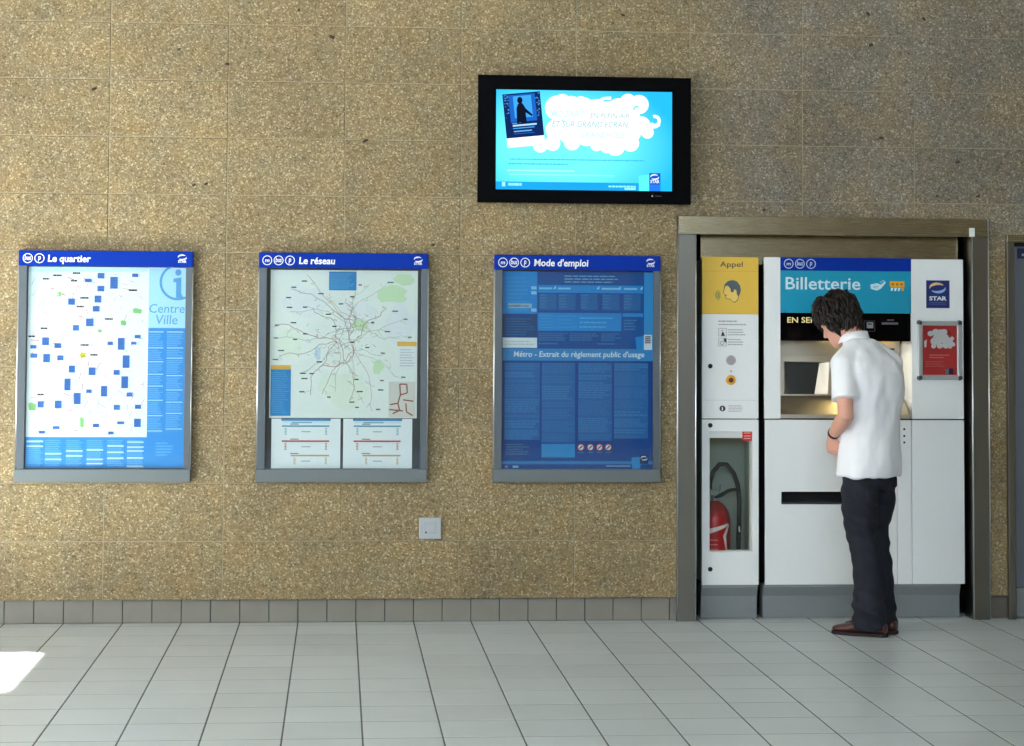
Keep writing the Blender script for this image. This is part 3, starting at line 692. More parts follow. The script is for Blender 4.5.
sp(Bx(3.322, 3.352, -.0325, -.0302, 2.012, 2.058), 'sticker', ink((226, 234, 230)))

# second, mostly out of view
s2 = thing('steel_cabinet', 'grey steel cabinet door in a steel frame at the right edge', 'cabinet', (4.14, 0, 0))
o2 = tuple(s2.location)
def p2(mb, name, m, **k): return shift(mb, o2).build(name, m, s2, **k)
p2(Bx(3.527, 3.566, -.03, -.001, 0, 1.984), 'jamb', STEEL_V, bevel=.002); p2(Bx(4.714, 4.753, -.03, -.001, 0, 1.984), 'jamb', STEEL_V, bevel=.002)
p2(Bx(3.527, 4.753, -.03, -.001, 1.9845, 2.024), 'lintel', STEEL_H, bevel=.002)
GD = mat('slate_grey_door', (104, 110, 120), .5, var=.03)
p2(Bx(3.583, 4.70, .02, .05, .16, 1.972), 'door', GD, bevel=.003); p2(Bx(3.583, 4.70, .03, .05, .004, .157), 'kick_plate', STEEL_KICK, bevel=.003)
p2(Bx(3.60, 3.80, .017, .0195, 1.90, 1.955), 'name_plate', mat('navy_plate', (24, 34, 78), .4))
lp = Print(.0165, (0, 100, 0, 27), (3.60, 3.80, 1.955, 1.90)); lp.lines(12, 90, 12, 22, 1, ink((150, 156, 176)), 1, .6); p2(lp, 'plate_lettering', None)
p2(Bx(4.62, 4.64, -.01, .02, .95, 1.1), 'handle', STEEL_V, bevel=.004)

# ------------------------------------------------------------------ help point cabinet (left unit)
FY, BY = .04, .06
hp = thing('help_point_cabinet', 'narrow white cabinet with yellow Appel sign and glazed lower door', 'cabinet', (2.055, .05, 0))
ho = tuple(hp.location)
def hpp(mb, name, m, parent=None, **k): return shift(mb, ho).build(name, m, parent or hp, **k)
A0, A1 = 1.905, 2.206
body = MB(); body.box(A0+.004, A0+.02, BY, .30, .19, 1.88); body.box(A1-.02, A1-.004, BY, .30, .19, 1.88); body.box(A0+.02, A1-.02, .29, .30, .19, 1.88)
body.box(A0+.02, A1-.02, .125, .29, .19, .20); body.box(A0+.02, A1-.02, BY, .29, 1.042, 1.05); body.box(A0+.02, A1-.02, BY, .29, 1.87, 1.88)
hpp(body, 'body', mat('grey_green_inner_steel', (164, 172, 158), .55))
up = hpp(Bx(A0, A1, FY, BY, 1.046, 1.594), 'upper_panel', WHITE, bevel=.002)
ys = hpp(Bx(A0, A1, FY, BY, 1.5945, 1.896), 'yellow_sign', mat('signal_yellow', (232, 192, 76), .42, spec=.4), bevel=.002)
pr = Print(FY-.0005, (25, 665, 25, 665), (A0, A1, 1.896, 1.5945)); GK = ink((66, 74, 80)); YW = ink((240, 206, 112))
pr.text('Appel', 225, 485, 137, 76, GK, 1, bold=.005); pr.line([(30, 186), (660, 186)], 3, ink((206, 162, 44)), 1)
face = [(288, 330), (268, 400), (262, 425), (276, 440), (288, 455), (284, 478), (300, 497), (345, 500), (372, 532), (400, 536), (432, 505), (440, 470), (430, 400), (380, 340)]
pr.poly(face, GK, 1); pr.poly([(350+(u-350)*.93, 430+(v-430)*.93) for u, v in face], YW, 2)
hair = [(268, 380), (280, 330), (320, 295), (370, 284), (420, 300), (455, 345), (464, 395), (452, 445), (432, 470), (418, 440), (410, 400), (390, 385), (380, 420), (352, 420), (345, 380), (318, 350), (292, 350)]
pr.poly(hair, ink((86, 100, 110)), 3); pr.line([(282, 452), (305, 462)], 8, GK, 3); pr.dot(398, 412, 18, YW, 4)
pr.dot(207, 455, 30, ink((190, 176, 90)), 1, 58); pr.hoop(230, 455, 20, 26, GK, 2, 110, 250); pr.hoop(215, 455, 34, 40, GK, 2, 120, 240)
hpp(pr, 'sign_print', None, None)
pr = Print(FY-.0005, (120, 693, 140, 1206), (A0, A1, 1.594, 1.046)); G2 = ink((166, 171, 175))
rng = random.Random(9)
pr.lines(285, 480, 200, 225, 1, G2, 1, .5, rng, .05); pr.lines(285, 565, 235, 258, 1, G2, 1, .5, rng, .05)
for v in (285, 385):
    pr.rect(287, 367, v, v+80, ink((232, 236, 238)), 1); pr.line([(287, v), (367, v), (367, v+80), (287, v+80), (287, v)], 5, ink((160, 166, 170)), 2)
    pr.lines(382, 560, v+2, v+78, 3, G2, 1, .4, rng, .3)
pr.poly([(312, 362), (350, 362), (338, 325), (322, 325)], ink((60, 60, 64)), 2); pr.dot(325, 310, 9, ink((220, 170, 140)), 2)
pr.poly([(335, 392), (362, 388), (366, 432), (348, 425)], ink((50, 54, 60)), 2); pr.hoop(322, 435, 16, 21, ink((140, 130, 130)), 2)
hpp(pr, 'instruction_print', None); pr = Print(FY-.0005, (120, 693, 140, 1206), (A0, A1, 1.594, 1.046))
pr.line([(150, 1019), (670, 1019)], 3, ink((190, 196, 200)), 1)
pr.dot(326, 1104, 30, ink((60, 62, 66)), 1); pr.text('i', 318, 332, 1122, 1086, ink((230, 232, 234)), 2, bold=.04); pr.lines(388, 540, 1066, 1142, 5, G2, 1, .35, rng, .15)
hpp(pr, 'information_print', None)
def pz(v): return 1.594+(v-140)/(1206-140)*(1.046-1.594)
def px_(u): return A0+(u-120)/573*(A1-A0)
spk = hpp(MB().cyl((px_(413), FY, pz(612)), .026, (0, -1, 0), .002, None, 28), 'speaker_grille', mat('pale_grey_grille', (186, 182, 186), .5))
gm = MB()
for i in range(-4, 5):
    for j in range(-4, 5):
        if i*i+j*j <= 17: gm.cyl((px_(413)+i*.0052, FY-.0021, pz(612)+j*.0052), .0014, (0, -1, 0), .0003, None, 6)
shift(gm, ho).build('grille_holes', DARK, spk)
hpp(MB().cyl((px_(413), FY, pz(724)), .006, (0, -1, 0), .003, None, 14), 'indicator_lamp', mat('pale_lamp', (196, 190, 196), .3))
btn = hpp(MB().cyl((px_(411), FY, pz(814)), .0265, (0, -1, 0), .006, None, 28, .024), 'call_button', mat('amber_button', (236, 170, 48), .4))
shift(MB().cyl((px_(411), FY-.006, pz(814)), .013, (0, -1, 0), .003, None, 20, .011), ho).build('button_centre', mat('brown_button_centre', (98, 62, 22), .45), btn)
LOCK = mat('dark_lock_barrel', (46, 48, 54), .35, metal=.6)
def lock(x, z, par, org, name='lock'):
    o = shift(MB().cyl((x, FY, z), .0125, (0, -1, 0), .004, None, 18, .0115), org).build(name, LOCK, par)
    shift(Bx(x-.0015, x+.0015, FY-.0046, FY-.004, z-.006, z+.006), org).build('key_slot', BLACK, o)
lock(px_(203), pz(672), hp, ho)
# glazed lower door
HX0, HX1, HZ0, HZ1 = 1.944, 2.176, .348, .978
dr = hpp(MB().plate(A0, A1, .178, 1.040, (HX0, HX1, HZ0, HZ1), FY, BY), 'lower_door', WHITE, bevel=.0015)
shift(MB().plate(HX0, HX1, HZ0, HZ1, (HX0+.004, HX1-.004, HZ0+.004, .944), FY+.012, FY+.078), ho).build('window_frame', mat('white_window_lip', (222, 224, 222), .45), dr)
shift(Bx(HX0+.002, HX1-.002, FY+.062, FY+.065, HZ0+.002, .948), ho).build('glass_pane', GLASS, dr)
st = Print(FY+.0115, (0, 20, 0, 24), (2.122, 2.173, .990, .928)); st.rect(0, 20, 0, 24, ink((206, 44, 42)), 0)
for v in (7, 13, 18): st.rect(3, 17, v, v+1.6, ink((238, 196, 190)), 1)
shift(st, ho).build('red_sticker', None, dr)
lock(px_(203), 1.010, dr, ho); lock(1.949, .260, dr, ho)
def kick(x0, x1):
    return MB().prism([(.041, .178), (.041, .164), (.060, .118), (.062, .002), (.14, .002), (.14, .178)], x0, x1)
hpp(kick(A0-.001, A1-.006), 'kick_plate', STEEL_KICK)

# fire extinguisher standing inside the cabinet
ex = thing('fire_extinguisher', 'red fire extinguisher with black looped hose behind cabinet glass', 'extinguisher', (2.000, .175, .2005))
RED = mat('extinguisher_red', (158, 24, 26), .35, var=.06, scale=14)
prof = [(.0, .076), (.012, .084), (.265, .084), (.31, .083), (.35, .073), (.38, .053), (.397, .03), (.405, .02)]
def lathe(prof, n=28): return MB().rings([[(r*math.cos(2*math.pi*k/n), r*math.sin(2*math.pi*k/n), z) for k in range(n)] for z, r in prof])
exb = .0
lathe([(z+exb, r) for z, r in prof]).build('cylinder', RED, ex, smooth=True)
lathe([(0.001, .086), (.02, .086), (.022, .085)]).build('foot_ring', BLACK, ex)
lab = MB(); NN = 12; WL = ink((206, 200, 196))
def onc(a, z): return (.0846*math.sin(a), -.0846*math.cos(a), z)
for (a0, z0, a1, z1, w0, w1) in ((-1.1, .235, .75, .285, .016, .007), (.85, .285, .45, .225, .012, .02), (.45, .225, .75, .10, .018, .006)):
    for k in range(NN):
        t0, t1 = k/NN, (k+1)/NN
        A, B = a0+(a1-a0)*t0, a0+(a1-a0)*t1; Z0, Z1 = z0+(z1-z0)*t0, z0+(z1-z0)*t1; W0, W1 = w0+(w1-w0)*t0, w0+(w1-w0)*t1
        if abs(a1-a0) > 1: lab.face([onc(A, Z0-W0), onc(B, Z1-W1), onc(B, Z1+W1), onc(A, Z0+W0)], WL)
        else: lab.face([onc(A-W0*6, Z0), onc(B-W1*6, Z1), onc(B+W1*6, Z1), onc(A+W0*6, Z0)], WL)
lab.build('white_emblem', None, ex); lab = MB()
for k in range(4):
    z = .13+k*.024
    for q in range(6):
        A, B = -.9+q*.15, -.9+(q+1)*.15; lab.face([onc(A, z), onc(B, z), onc(B, z+.005), onc(A, z+.005)], ink((196, 120, 116)))
lab.build('label_print', None, ex)
def low(mb): mb.v = [(x, y, z-.033) for x, y, z in mb.v]; return mb
vm = MB(); vm.cyl((0, 0, .436), .018, (0, 0, 1), .04, None, 16); vm.box(-.028, .016, -.018, .018, .468, .498)
low(vm).build('valve', mat('valve_metal', (150, 150, 146), .4, metal=.7), ex, bevel=.002)
lv = MB(); lv.tube([(-.005, -.01, .455), (.03, -.015, .468), (.07, -.02, .492), (.105, -.02, .498), (.135, -.02, .492)], [.009, .011, .010, .009, .006])
low(lv).build('lever', BLACK, ex, smooth=True)
lv = MB(); lv.tube([(.0, -.005, .47), (.022, -.01, .495), (.028, -.012, .525)], [.007, .008, .005]); low(lv).build('trigger', mat('trigger_steel', (120, 122, 122), .4, metal=.7), ex, smooth=True)
hs = [(-.025, 0, .485), (-.028, -.005, .53), (-.012, -.01, .59), (.025, -.015, .632), (.06, -.015, .63), (.098, -.012, .585), (.122, -.01, .52), (.130, -.008, .44), (.130, -.005, .32), (.128, 0, .25)]
_h = MB().tube(hs, [.0125]*len(hs), None, 10)
low(_h).build('hose', mat('black_rubber', (20, 20, 22), .55), ex, smooth=True)
MB().tube([(.128, 0, .26), (.128, 0, .22), (.128, 0, .12)], [.009, .013, .011]).build('nozzle', mat('nozzle_dark', (34, 34, 36), .5), ex, smooth=True)
MB().tube([(.128, -.014, .27), (.13, -.016, .24)], [.004, .004]).build('nozzle_clip', mat('pale_clip', (220, 216, 200), .4), ex)

# ------------------------------------------------------------------ ticket machine (right unit)
tm = thing('ticket_machine', 'white ticket vending machine with teal Billetterie sign and steel console', 'ticket machine', (2.775, .05, 0))
tmo = tuple(tm.location)
def tmp(mb, name, m, parent=None, **k): return shift(mb, tmo).build(name, m, parent or tm, **k)
M0, M1 = 2.238, 3.312
SX, RX = 2.324, 3.030
bd = MB(); bd.box(M0+.006, M1-.006, .22, .44, .19, 1.88); bd.box(M0+.006, M0+.02, .07, .22, .19, 1.88); bd.box(M1-.02, M1-.006, .07, .22, .19, 1.88); bd.box(M0+.02, M1-.02, .1, .22, 1.62, 1.88)
tmp(bd, 'body', DARK)
tmp(Bx(M0, SX-.0005, FY, BY, 1.046, 1.897), 'side_panel', WHITE, bevel=.002)
tmp(Bx(SX-.004, SX, BY, .19, 1.047, 1.46), 'console_cheek', WHITE)
tmp(Bx(SX, RX-.001, FY, BY, 1.8275, 1.897), 'header_strip', BLUE, bevel=.001)
tmp(Bx(SX, RX-.001, FY+.001, BY, 1.604, 1.827), 'sign_panel', mat('teal_sign', (10, 150, 186), .4, spec=.4), bevel=.001)
rp = tmp(Bx(RX, M1, FY, BY, 1.046, 1.893), 'side_panel', WHITE, bevel=.002)
mk = lambda: Print(FY-.0004, (207, 1545, 70, 212), (SX, RX, 1.897, 1.8275)); WT = ink((206, 222, 236))
for nm, pr in header_marks(mk, ('m', 'bus', 'p'), None, 0, 0, 0, 0, 290, 140, 49, None, 0, 0, WT): tmp(pr, nm, None)
mk = lambda: Print(FY+.0006, (780, 910.5, 270.5, 313), (SX, RX, 1.827, 1.604)); pr = mk(); WB = ink((206, 236, 246))
pr.text('Billetterie', 785, 859.5, 289.3, 276.6, WB, 1, bold=.012); tmp(pr, 'sign_lettering', None); pr = mk()
pr.poly([(869.5, 284), (876, 282.5), (880, 284), (884, 280.3), (885, 282), (880, 288), (876, 290), (870, 288.5)], WB, 1); pr.line([(879, 282), (882.5, 279.6), (884.8, 282.2)], .6, WB, 1)
pr.line([(872, 285.4), (878, 286)], .5, ink((10, 150, 186)), 2); pr.line([(872, 287), (877, 287.6)], .5, ink((10, 150, 186)), 2)
tmp(pr, 'hand_icon', None); pr = mk()
OR = ink((232, 172, 40)); pr.rect(889, 903.5, 280.5, 286.5, OR, 1)
for u in (892, 896.3, 900.6): pr.dot(u, 283.6, 1.5, ink((180, 120, 30)), 2)
for k in range(4): pr.poly([(890+k*3.6, 287.2), (892.4+k*3.6, 287.2), (891.4+k*3.6, 290.4), (889.8+k*3.6, 290.4)], (WB if k < 3 else OR), 1)
tmp(pr, 'coin_icon', None)
db = tmp(Bx(SX, RX-.016, FY+.008, .10, 1.456, 1.6035), 'display_band', mat('black_display', (5, 5, 7), .14, spec=.2), bevel=.001)
mk = lambda: Print(FY+.0076, (780, 907.5, 313, 341), (SX, RX-.016, 1.6035, 1.456)); pr = mk(); YL = glow((226, 214, 150), .8)
pr.text('EN SERVICE', 787, 834, 322.8, 317.2, YL, 1, bold=.012); tmp(pr, 'display_lettering', None); pr = mk()
pr.line([(864, 320.6), (874, 320.6), (874, 331), (864, 331), (864, 320.6)], .5, ink((70, 70, 76)), 1); pr.rect(866, 872.6, 322, 328, ink((150, 154, 160)), 1); pr.rect(867, 871, 323, 324.4, ink((60, 60, 70)), 2)
tmp(pr, 'card_icon', None); pr = mk()
pr.rect(886.5, 893, 319, 320.4, ink((86, 86, 90)), 1); pr.rect(881, 897.5, 322, 324.2, ink((92, 92, 98)), 1)
tmp(pr, 'small_print', None)
# recessed steel console
CB = .185
tmp(Bx(SX, RX-.02, CB, CB+.01, 1.16, 1.476), 'console_back', STEEL_C)
tmp(Bx(SX, RX-.02, .10, CB, 1.470, 1.476), 'console_soffit', STEEL_C)
tmp(MB().prism([(FY+.004, 1.047), (FY+.004, 1.068), (CB, 1.180), (CB+.02, 1.180), (CB+.02, 1.047)], SX, RX-.012), 'console_sill', STEEL_C, bevel=.002)
# curved white cheek on the right of the recess
ck = MB(); cs = []
for z, xx in ((1.10, 3.018), (1.20, 3.000), (1.30, 2.994), (1.40, 2.996), (1.44, 3.002), (1.456, 3.012)):
    cs.append([(RX, FY+.002, z), (xx+.022, FY+.03, z), (xx+.012, CB, z), (RX, CB, z)])
cs.insert(0, [(RX, FY+.002, 1.047), (RX-.001, FY+.03, 1.047), (RX-.002, CB, 1.047), (RX, CB, 1.047)])
tmp(ck.rings(cs), 'console_cheek', WHITE, smooth=False)
# warm lamp strip under the display band, lighting the console
ls = tmp(Bx(2.60, 2.98, .115, .135, 1.461, 1.469), 'lamp_strip', mat('warm_tube', (255, 214, 120), .5, emit=3.))
ll = light('console_lamp', 'AREA', (2.79-tmo[0], .122-tmo[1], 1.459), (-.15, -.1, -1), .8, (1, .80, .38), .38, .02); ll.parent = tm
# hooded screen
SZ = [(2.333, 2.60, 1.395, 1.165)]
b0 = (2.330, 2.640, 1.163, 1.378); sc = (2.372, 2.568, 1.166, 1.350); yb = .135; ysx = .172
oq = [(b0[0], yb, b0[2]), (b0[1], yb, b0[2]), (b0[1], yb, b0[3]), (b0[0], yb, b0[3])]
iq0 = [(2.366, yb, 1.172), (2.600, yb, 1.172), (2.612, yb, 1.345), (2.366, yb, 1.345)]
iq = [(2.392, ysx, 1.168), (2.538, ysx, 1.168), (2.566, ysx, 1.336), (2.372, ysx, 1.336)]
bz = MB(); V_ = oq+iq0+iq+[(x, CB, z) for x, y, z in oq]; F_ = []
for i in range(4):
    j = (i+1) % 4; F_ += [(i, j, 4+j, 4+i), (4+i, 4+j, 8+j, 8+i), (j, i, 12+i, 12+j)]
bz.add(V_, F_); tmp(bz, 'screen_hood', STEEL_C)
sm = MB(); sm.face([(x, y-.0006, z) for x, y, z in iq]); tmp(sm, 'touch_screen', mat('dark_touch_screen', (40, 46, 48), .2, spec=.6))
cr = MB().ring((2.346, 0, 0), .010, .013, None, 20); cr.v = [(x, FY+.004-.001+ (1.088-1.068)*1.21 + z*1.2, 1.088+z*.75) for x, y, z in cr.v]
tmp(cr, 'sill_mark', mat('brown_mark', (120, 92, 80), .5))
for k, (z0, z1) in enumerate(((1.375, 1.452), (1.297, 1.373), (1.20, 1.295))):
    cm = tmp(Bx(2.90, 2.988, .15, CB, z0, z1), 'card_module', mat('beige_module', (186, 180, 168), .45), bevel=.002)
    shift(Bx(2.918, 2.970, .147, .1505, (z0+z1)/2-.004, (z0+z1)/2+.004), tmo).build('card_slot', BLACK, cm)
# lower doors
ld = tmp(MB().plate(M0+.004, 2.9475, .178, 1.040, (2.327, 2.86, .597, .663), FY, BY), 'lower_door', WHITE, bevel=.0015)
tr_ = MB(); tr_.box(2.327, 2.86, .13, .14, .597, .663); tr_.box(2.327, 2.86, BY, .13, .663, .668); tr_.box(2.322, 2.327, BY, .13, .597, .663); tr_.box(2.86, 2.865, BY, .13, .597, .663)
sl = tmp(tr_, 'ticket_slot', BLACK)
shift(MB().prism([(.042, .598), (.13, .598), (.13, .612), (.042, .606)], 2.328, 2.859), tmo).build('slot_lip', mat('slot_lip_grey', (74, 78, 86), .4, metal=.5), sl)
sp_ = tmp(Bx(2.950, 3.0265, FY, BY, .178, 1.040), 'strip_panel', WHITE, bevel=.0015)
for z in (.992, .956, .922): shift(MB().cyl((2.988, FY+.001, z), .006, (0, -1, 0), .0014, None, 14), tmo).build('screw_hole', BLACK, sp_)
tmp(Bx(3.0295, M1, FY, BY, .178, 1.040), 'lower_door', WHITE, bevel=.0015)
tmp(kick(M0-.006, 3.288), 'kick_plate', STEEL_KICK)
# network plate on the right-hand panel
sgn = tmp(Bx(3.110, 3.236, FY-.003, FY-.0003, 1.634, 1.781), 'operator_plate', mat('navy_enamel', (20, 38, 110), .4))
pr = Print(FY-.0035, (780, 1008, 312, 590), (3.110, 3.236, 1.781, 1.634)); WS_ = ink((226, 232, 240))
pr.swoosh(890, 388, 76, ink((236, 196, 150)), ink((150, 190, 236)), 1); pr.text('STAR', 808, 980, 512, 472, WS_, 1, bold=.04); pr.lines(808, 978, 526, 560, 2, ink((90, 108, 160)), 1, .35, rng, .05)
tmp(pr, 'plate_lettering', None)

# snap frame with a red leaflet, fixed on the right panel
sf = thing('poster_frame', 'small aluminium snap frame holding a red leaflet on the machine', 'poster frame', (3.1795, FY, 1.41))
ALU = mat('bright_aluminium', (206, 210, 214), .32, metal=.75)
fx, fz = .119, .156
for a, b, c, d in ((-fx, fx, fz-.026, fz), (-fx, fx, -fz, -fz+.026)): Bx(a+.012, b-.012, -.018, -.0005, c, d).build('frame_rail', ALU, sf, bevel=.005)
for s_ in (-1, 1): Bx(min(s_*fx, s_*(fx-.026)), max(s_*fx, s_*(fx-.026)), -.018, -.0005, -fz+.012, fz-.012).build('frame_rail', ALU, sf, bevel=.005)
for a in (-1, 1):
    for b in (-1, 1): MB().cyl((a*(fx-.010), -.001, b*(fz-.010)), .015, (0, -1, 0), .021, None, 16, .011).build('corner_cap', mat('dark_chrome', (96, 100, 104), .25, metal=.8), sf, bevel=.002)
pr = Print(-.006, (535, 862, 158, 668), (-.091, .091, .130, -.130)); RD = ink((206, 54, 56)); PW_ = ink((232, 224, 226))
pr.rect(528, 870, 150, 675, RD, 0)
for u, v, r in ((610, 240, 28), (660, 225, 34), (710, 235, 40), (745, 222, 30), (690, 285, 55), (740, 290, 52), (790, 320, 38), (830, 350, 22), (650, 320, 40), (640, 370, 24), (700, 365, 30), (760, 360, 34), (800, 370, 24), (820, 290, 20)): pr.dot(u, v, r, PW_, 1+.08*(u % 13))
pr.poly([(548, 320), (575, 300), (570, 380), (552, 385)], PW_, 1); pr.poly([(772, 215), (805, 205), (805, 245), (785, 255)], ink((140, 40, 48)), 3)
pr.lines(600, 800, 450, 500, 2, ink((228, 140, 136)), 1, .4, rng); pr.lines(560, 790, 520, 590, 3, ink((218, 110, 108)), 1, .35, rng)
pr.poly([(750, 612), (785, 606), (785, 660), (755, 660)], ink((96, 140, 160)), 1); pr.rect(788, 830, 600, 660, ink((34, 40, 90)), 1)
pr.build('leaflet', None, sf)
Bx(-.093, .093, -.0105, -.009, -.131, .131).build('cover_sheet', GLASS, sf)
#PERSON
# ------------------------------------------------------------------ person at the machine
PO = Vector((2.655, -.47, 0))
person = thing('person', 'dark-haired person in white polo shirt and black jeans using the ticket machine', 'person', PO)
HA = R(29)                                                       # the body faces left of the machine
def L(x, y, z):                                                  # body frame (right, forward, up) to scene axes
    return Vector((x*math.cos(HA)-y*math.sin(HA), x*math.sin(HA)+y*math.cos(HA), z))
def section(x, y, z, hw, hd, n=28, p=2.25, tilt=0., yaw=HA):
    out = []
    for k in range(n):
        t = 2*math.pi*k/n; c, s_ = math.cos(t), math.sin(t)
        a = hw*math.copysign(abs(c)**(2/p), c); b = hd*math.copysign(abs(s_)**(2/p), s_)
        out.append(Vector(((x+a)*math.cos(yaw)-(y+b)*math.sin(yaw), (x+a)*math.sin(yaw)+(y+b)*math.cos(yaw), z+b*tilt)))
    return out
def voxel_union(name, mb, voxel, smooth, material, parent, disp=None):
    me = mb.mesh(name); o = bpy.data.objects.new(name, me); COL.objects.link(o)
    bm = bmesh.new(); bm.from_mesh(me); bmesh.ops.recalc_face_normals(bm, faces=bm.faces); bm.to_mesh(me); bm.free()
    r = o.modifiers.new('remesh', 'REMESH'); r.mode = 'VOXEL'; r.voxel_size = voxel; r.adaptivity = 0
    if smooth:
        sm_ = o.modifiers.new('smooth', 'SMOOTH'); sm_.factor = .5; sm_.iterations = smooth
    res = bpy.data.meshes.new_from_object(o.evaluated_get(bpy.context.evaluated_depsgraph_get()))
    bpy.data.objects.remove(o); bpy.data.meshes.remove(me)
    if disp:
        nrm = [v.normal.copy() for v in res.vertices]
        for v, nn in zip(res.vertices, nrm): v.co += nn*disp(v.co)
    res.materials.clear(); res.materials.append(material)
    res.polygons.foreach_set('use_smooth', [True]*len(res.polygons)); res.name = name
    o = bpy.data.objects.new(name, res); COL.objects.link(o); o.parent = parent
    return o

# --- skeleton points
LS, RS = L(-.165, .015, 1.350), L(.160, .010, 1.350)             # shoulders
LE, RE = L(-.222, -.060, 1.090), L(.195, .045, 1.095)             # elbows
LWR, RWR = L(-.150, .110, .985), L(.130, .215, 1.065)            # wrists
LH, RH = Vector((-.073, -.050, .86)), Vector((.068, .055, .86))  # hips
LK, RK = Vector((-.045, -.035, .50)), Vector((.040, .075, .50))  # knees
LA, RA = Vector((-.012, -.050, .085)), Vector((.070, .050, .085))  # ankles
HC = Vector((-.124, .120, 1.566))                                # head centre
HM = Matrix.Rotation(R(34), 3, 'Z') @ Matrix.Rotation(R(-32), 3, 'X')
def Hd(x, y, z): return HC + HM @ Vector((x, y, z))

# --- body: one continuous skin
SKIN = mat('skin', (226, 168, 146), .55, var=.05, scale=30); SKIN.node_tree.nodes['Principled BSDF'].inputs['Subsurface Weight'].default_value = .08
SKIN.node_tree.nodes['Principled BSDF'].inputs['Subsurface Radius'].default_value = (.01, .004, .002)
bmb = MB()
bmb.rings([section(x, y, z, a, b) for x, y, z, a, b in ((0, 0, .80, .12, .085), (0, 0, .88, .135, .095), (0, -.005, 1.0, .13, .09), (0, -.01, 1.15, .135, .095), (0, -.005, 1.27, .14, .09), (-.005, .015, 1.35, .12, .07), (-.010, .045, 1.41, .085, .06), (-.012, .075, 1.45, .055, .052))])
bmb.tube([L(-.012, .06, 1.42), L(-.015, .09, 1.475), HC + HM @ Vector((0, -.03, -.06)), HC], [.062, .056, .056, .05])
def hsec(z, hw, hd, cy, n=24):
    return [Hd(hw*math.copysign(abs(math.cos(t))**.95, math.cos(t)), cy+hd*math.copysign(abs(math.sin(t))**.95, math.sin(t)), z) for t in [2*math.pi*k/n for k in range(n)]]
bmb.rings([hsec(*q) for q in ((-.118, .018, .02, .066), (-.108, .036, .04, .054), (-.085, .052, .062, .034), (-.055, .061, .078, .02), (-.02, .068, .088, .01), (.015, .073, .094, .004), (.05, .075, .096, 0), (.08, .069, .088, -.004), (.103, .05, .066, -.006), (.117, .02, .03, -.006))])
bmb.tube([Hd(0, .090, .022), Hd(0, .108, -.005), Hd(0, .121, -.028), Hd(0, .100, -.036)], [.008, .010, .013, .009], None, 10)      # nose
bmb.ball(Hd(0, .092, -.066), (.022, .010, .006), None, 12, 7, HM); bmb.ball(Hd(0, .090, -.076), (.019, .010, .007), None, 12, 7, HM)    # lips
bmb.ball(Hd(0, .086, .034), (.052, .012, .008), None, 12, 7, HM); bmb.ball(Hd(0, .078, -.104), (.022, .018, .016), None, 12, 7, HM)     # brow, chin
for s_ in (-1, 1):
    bmb.ball(Hd(s_*.076, -.008, -.004), (.010, .018, .030), None, 12, 8, HM @ Matrix.Rotation(s_*.35, 3, 'Z'))                        # ears
def arm(S, E_, W):
    up = E_-S; fo = W-E_
    bmb.tube([S.lerp(L(0, .03, 1.36), .35), S, S+up*.35, S+up*.75, E_, E_+fo*.25, E_+fo*.6, W], [.036, .042, .044, .040, .039, .041, .034, .026], None, 16)
arm(LS, LE, LWR); arm(RS, RE, RWR)
def leg(H, K, A):
    bmb.tube([H+Vector((0, 0, .06)), H, H.lerp(K, .5), K, K.lerp(A, .3), K.lerp(A, .7), A, A-Vector((0, 0, .03))], [.050, .058, .056, .046, .046, .038, .032, .030], None, 16)
leg(LH, LK, LA); leg(RH, RK, RA)
def foot(A, ang):
    d = Vector((-math.sin(ang), math.cos(ang), 0)); b = Vector((A.x, A.y, 0))
    bmb.tube([b-d*.05+Vector((0, 0, .05)), b+Vector((0, 0, .05)), b+d*.08+Vector((0, 0, .038)), b+d*.15+Vector((0, 0, .032))], [.022, .026, .022, .014], None, 12)
FA = (R(60), R(52)); foot(LA, FA[0]); foot(RA, FA[1])
def hand(W, d, palm, thumb_side, curl, k_=.86):
    """W wrist, d hand direction, palm the way the palm faces; five separate fingers"""
    d = d.normalized(); palm = (palm - d*d.dot(palm)).normalized(); side = d.cross(palm)*thumb_side
    bmb.tube([W-d*.02, W+d*.015*k_, W+d*.05*k_, W+d*.088*k_], [(.021, .025), (.017, .029), (.016, .037), (.013, .035)], None, 14, flat=palm)
    for k, (off, ln) in enumerate(((.0275, .062), (.0092, .070), (-.0092, .065), (-.0275, .051))):
        p = W + d*.080*k_ + side*off; pts = [p]; a = curl*.35
        for q, f in enumerate((.45, .32, .23)):
            v = d*math.cos(a) + palm*math.sin(a); p = p + v*ln*f; pts.append(p); a += curl
        bmb.tube([W+d*.06*k_+side*off*.9]+pts, [.0088, .0088, .0082, .0077, .0062], None, 10)
    b = W + d*.022 + side*.023
    bmb.tube([b-side*.012, b+side*.014+d*.018+palm*.008, b+side*.022+d*.045+palm*.020, b+side*.016+d*.060+palm*.028], [.014, .013, .0105, .008], None, 10)
hand(LWR, Vector((.06, .16, -.93)), L(1, .2, .1), 1, 1.15)
hand(RWR, L(.12, 1, .45), L(-.5, .1, -.8), -1, .5)
body = voxel_union('body', bmb, .0055, 3, SKIN, person)
for s_ in (-1, 1):
    ey = MB().ball(Hd(s_*.031, .0805, .012), .0115, None, 14, 9).build('eye', mat('eye_white', (236, 232, 226), .2), body, smooth=True)
fd = (LWR-LE).normalized(); wu = fd.orthogonal().normalized(); ww = fd.cross(wu); wc = LWR-fd*.028
wb = MB(); wr_ = []
for k in range(28):
    t = 2*math.pi*k/28; dd = wu*math.cos(t)+ww*math.sin(t)
    wr_.append([wc+dd*.0275-fd*.007, wc+dd*.0318-fd*.007, wc+dd*.0312+fd*.007, wc+dd*.0275+fd*.007])
wr_.append(wr_[0]); wb.rings(wr_, None, False); wb.build('wrist_band', mat('black_strap', (16, 15, 16), .6), person, smooth=False)

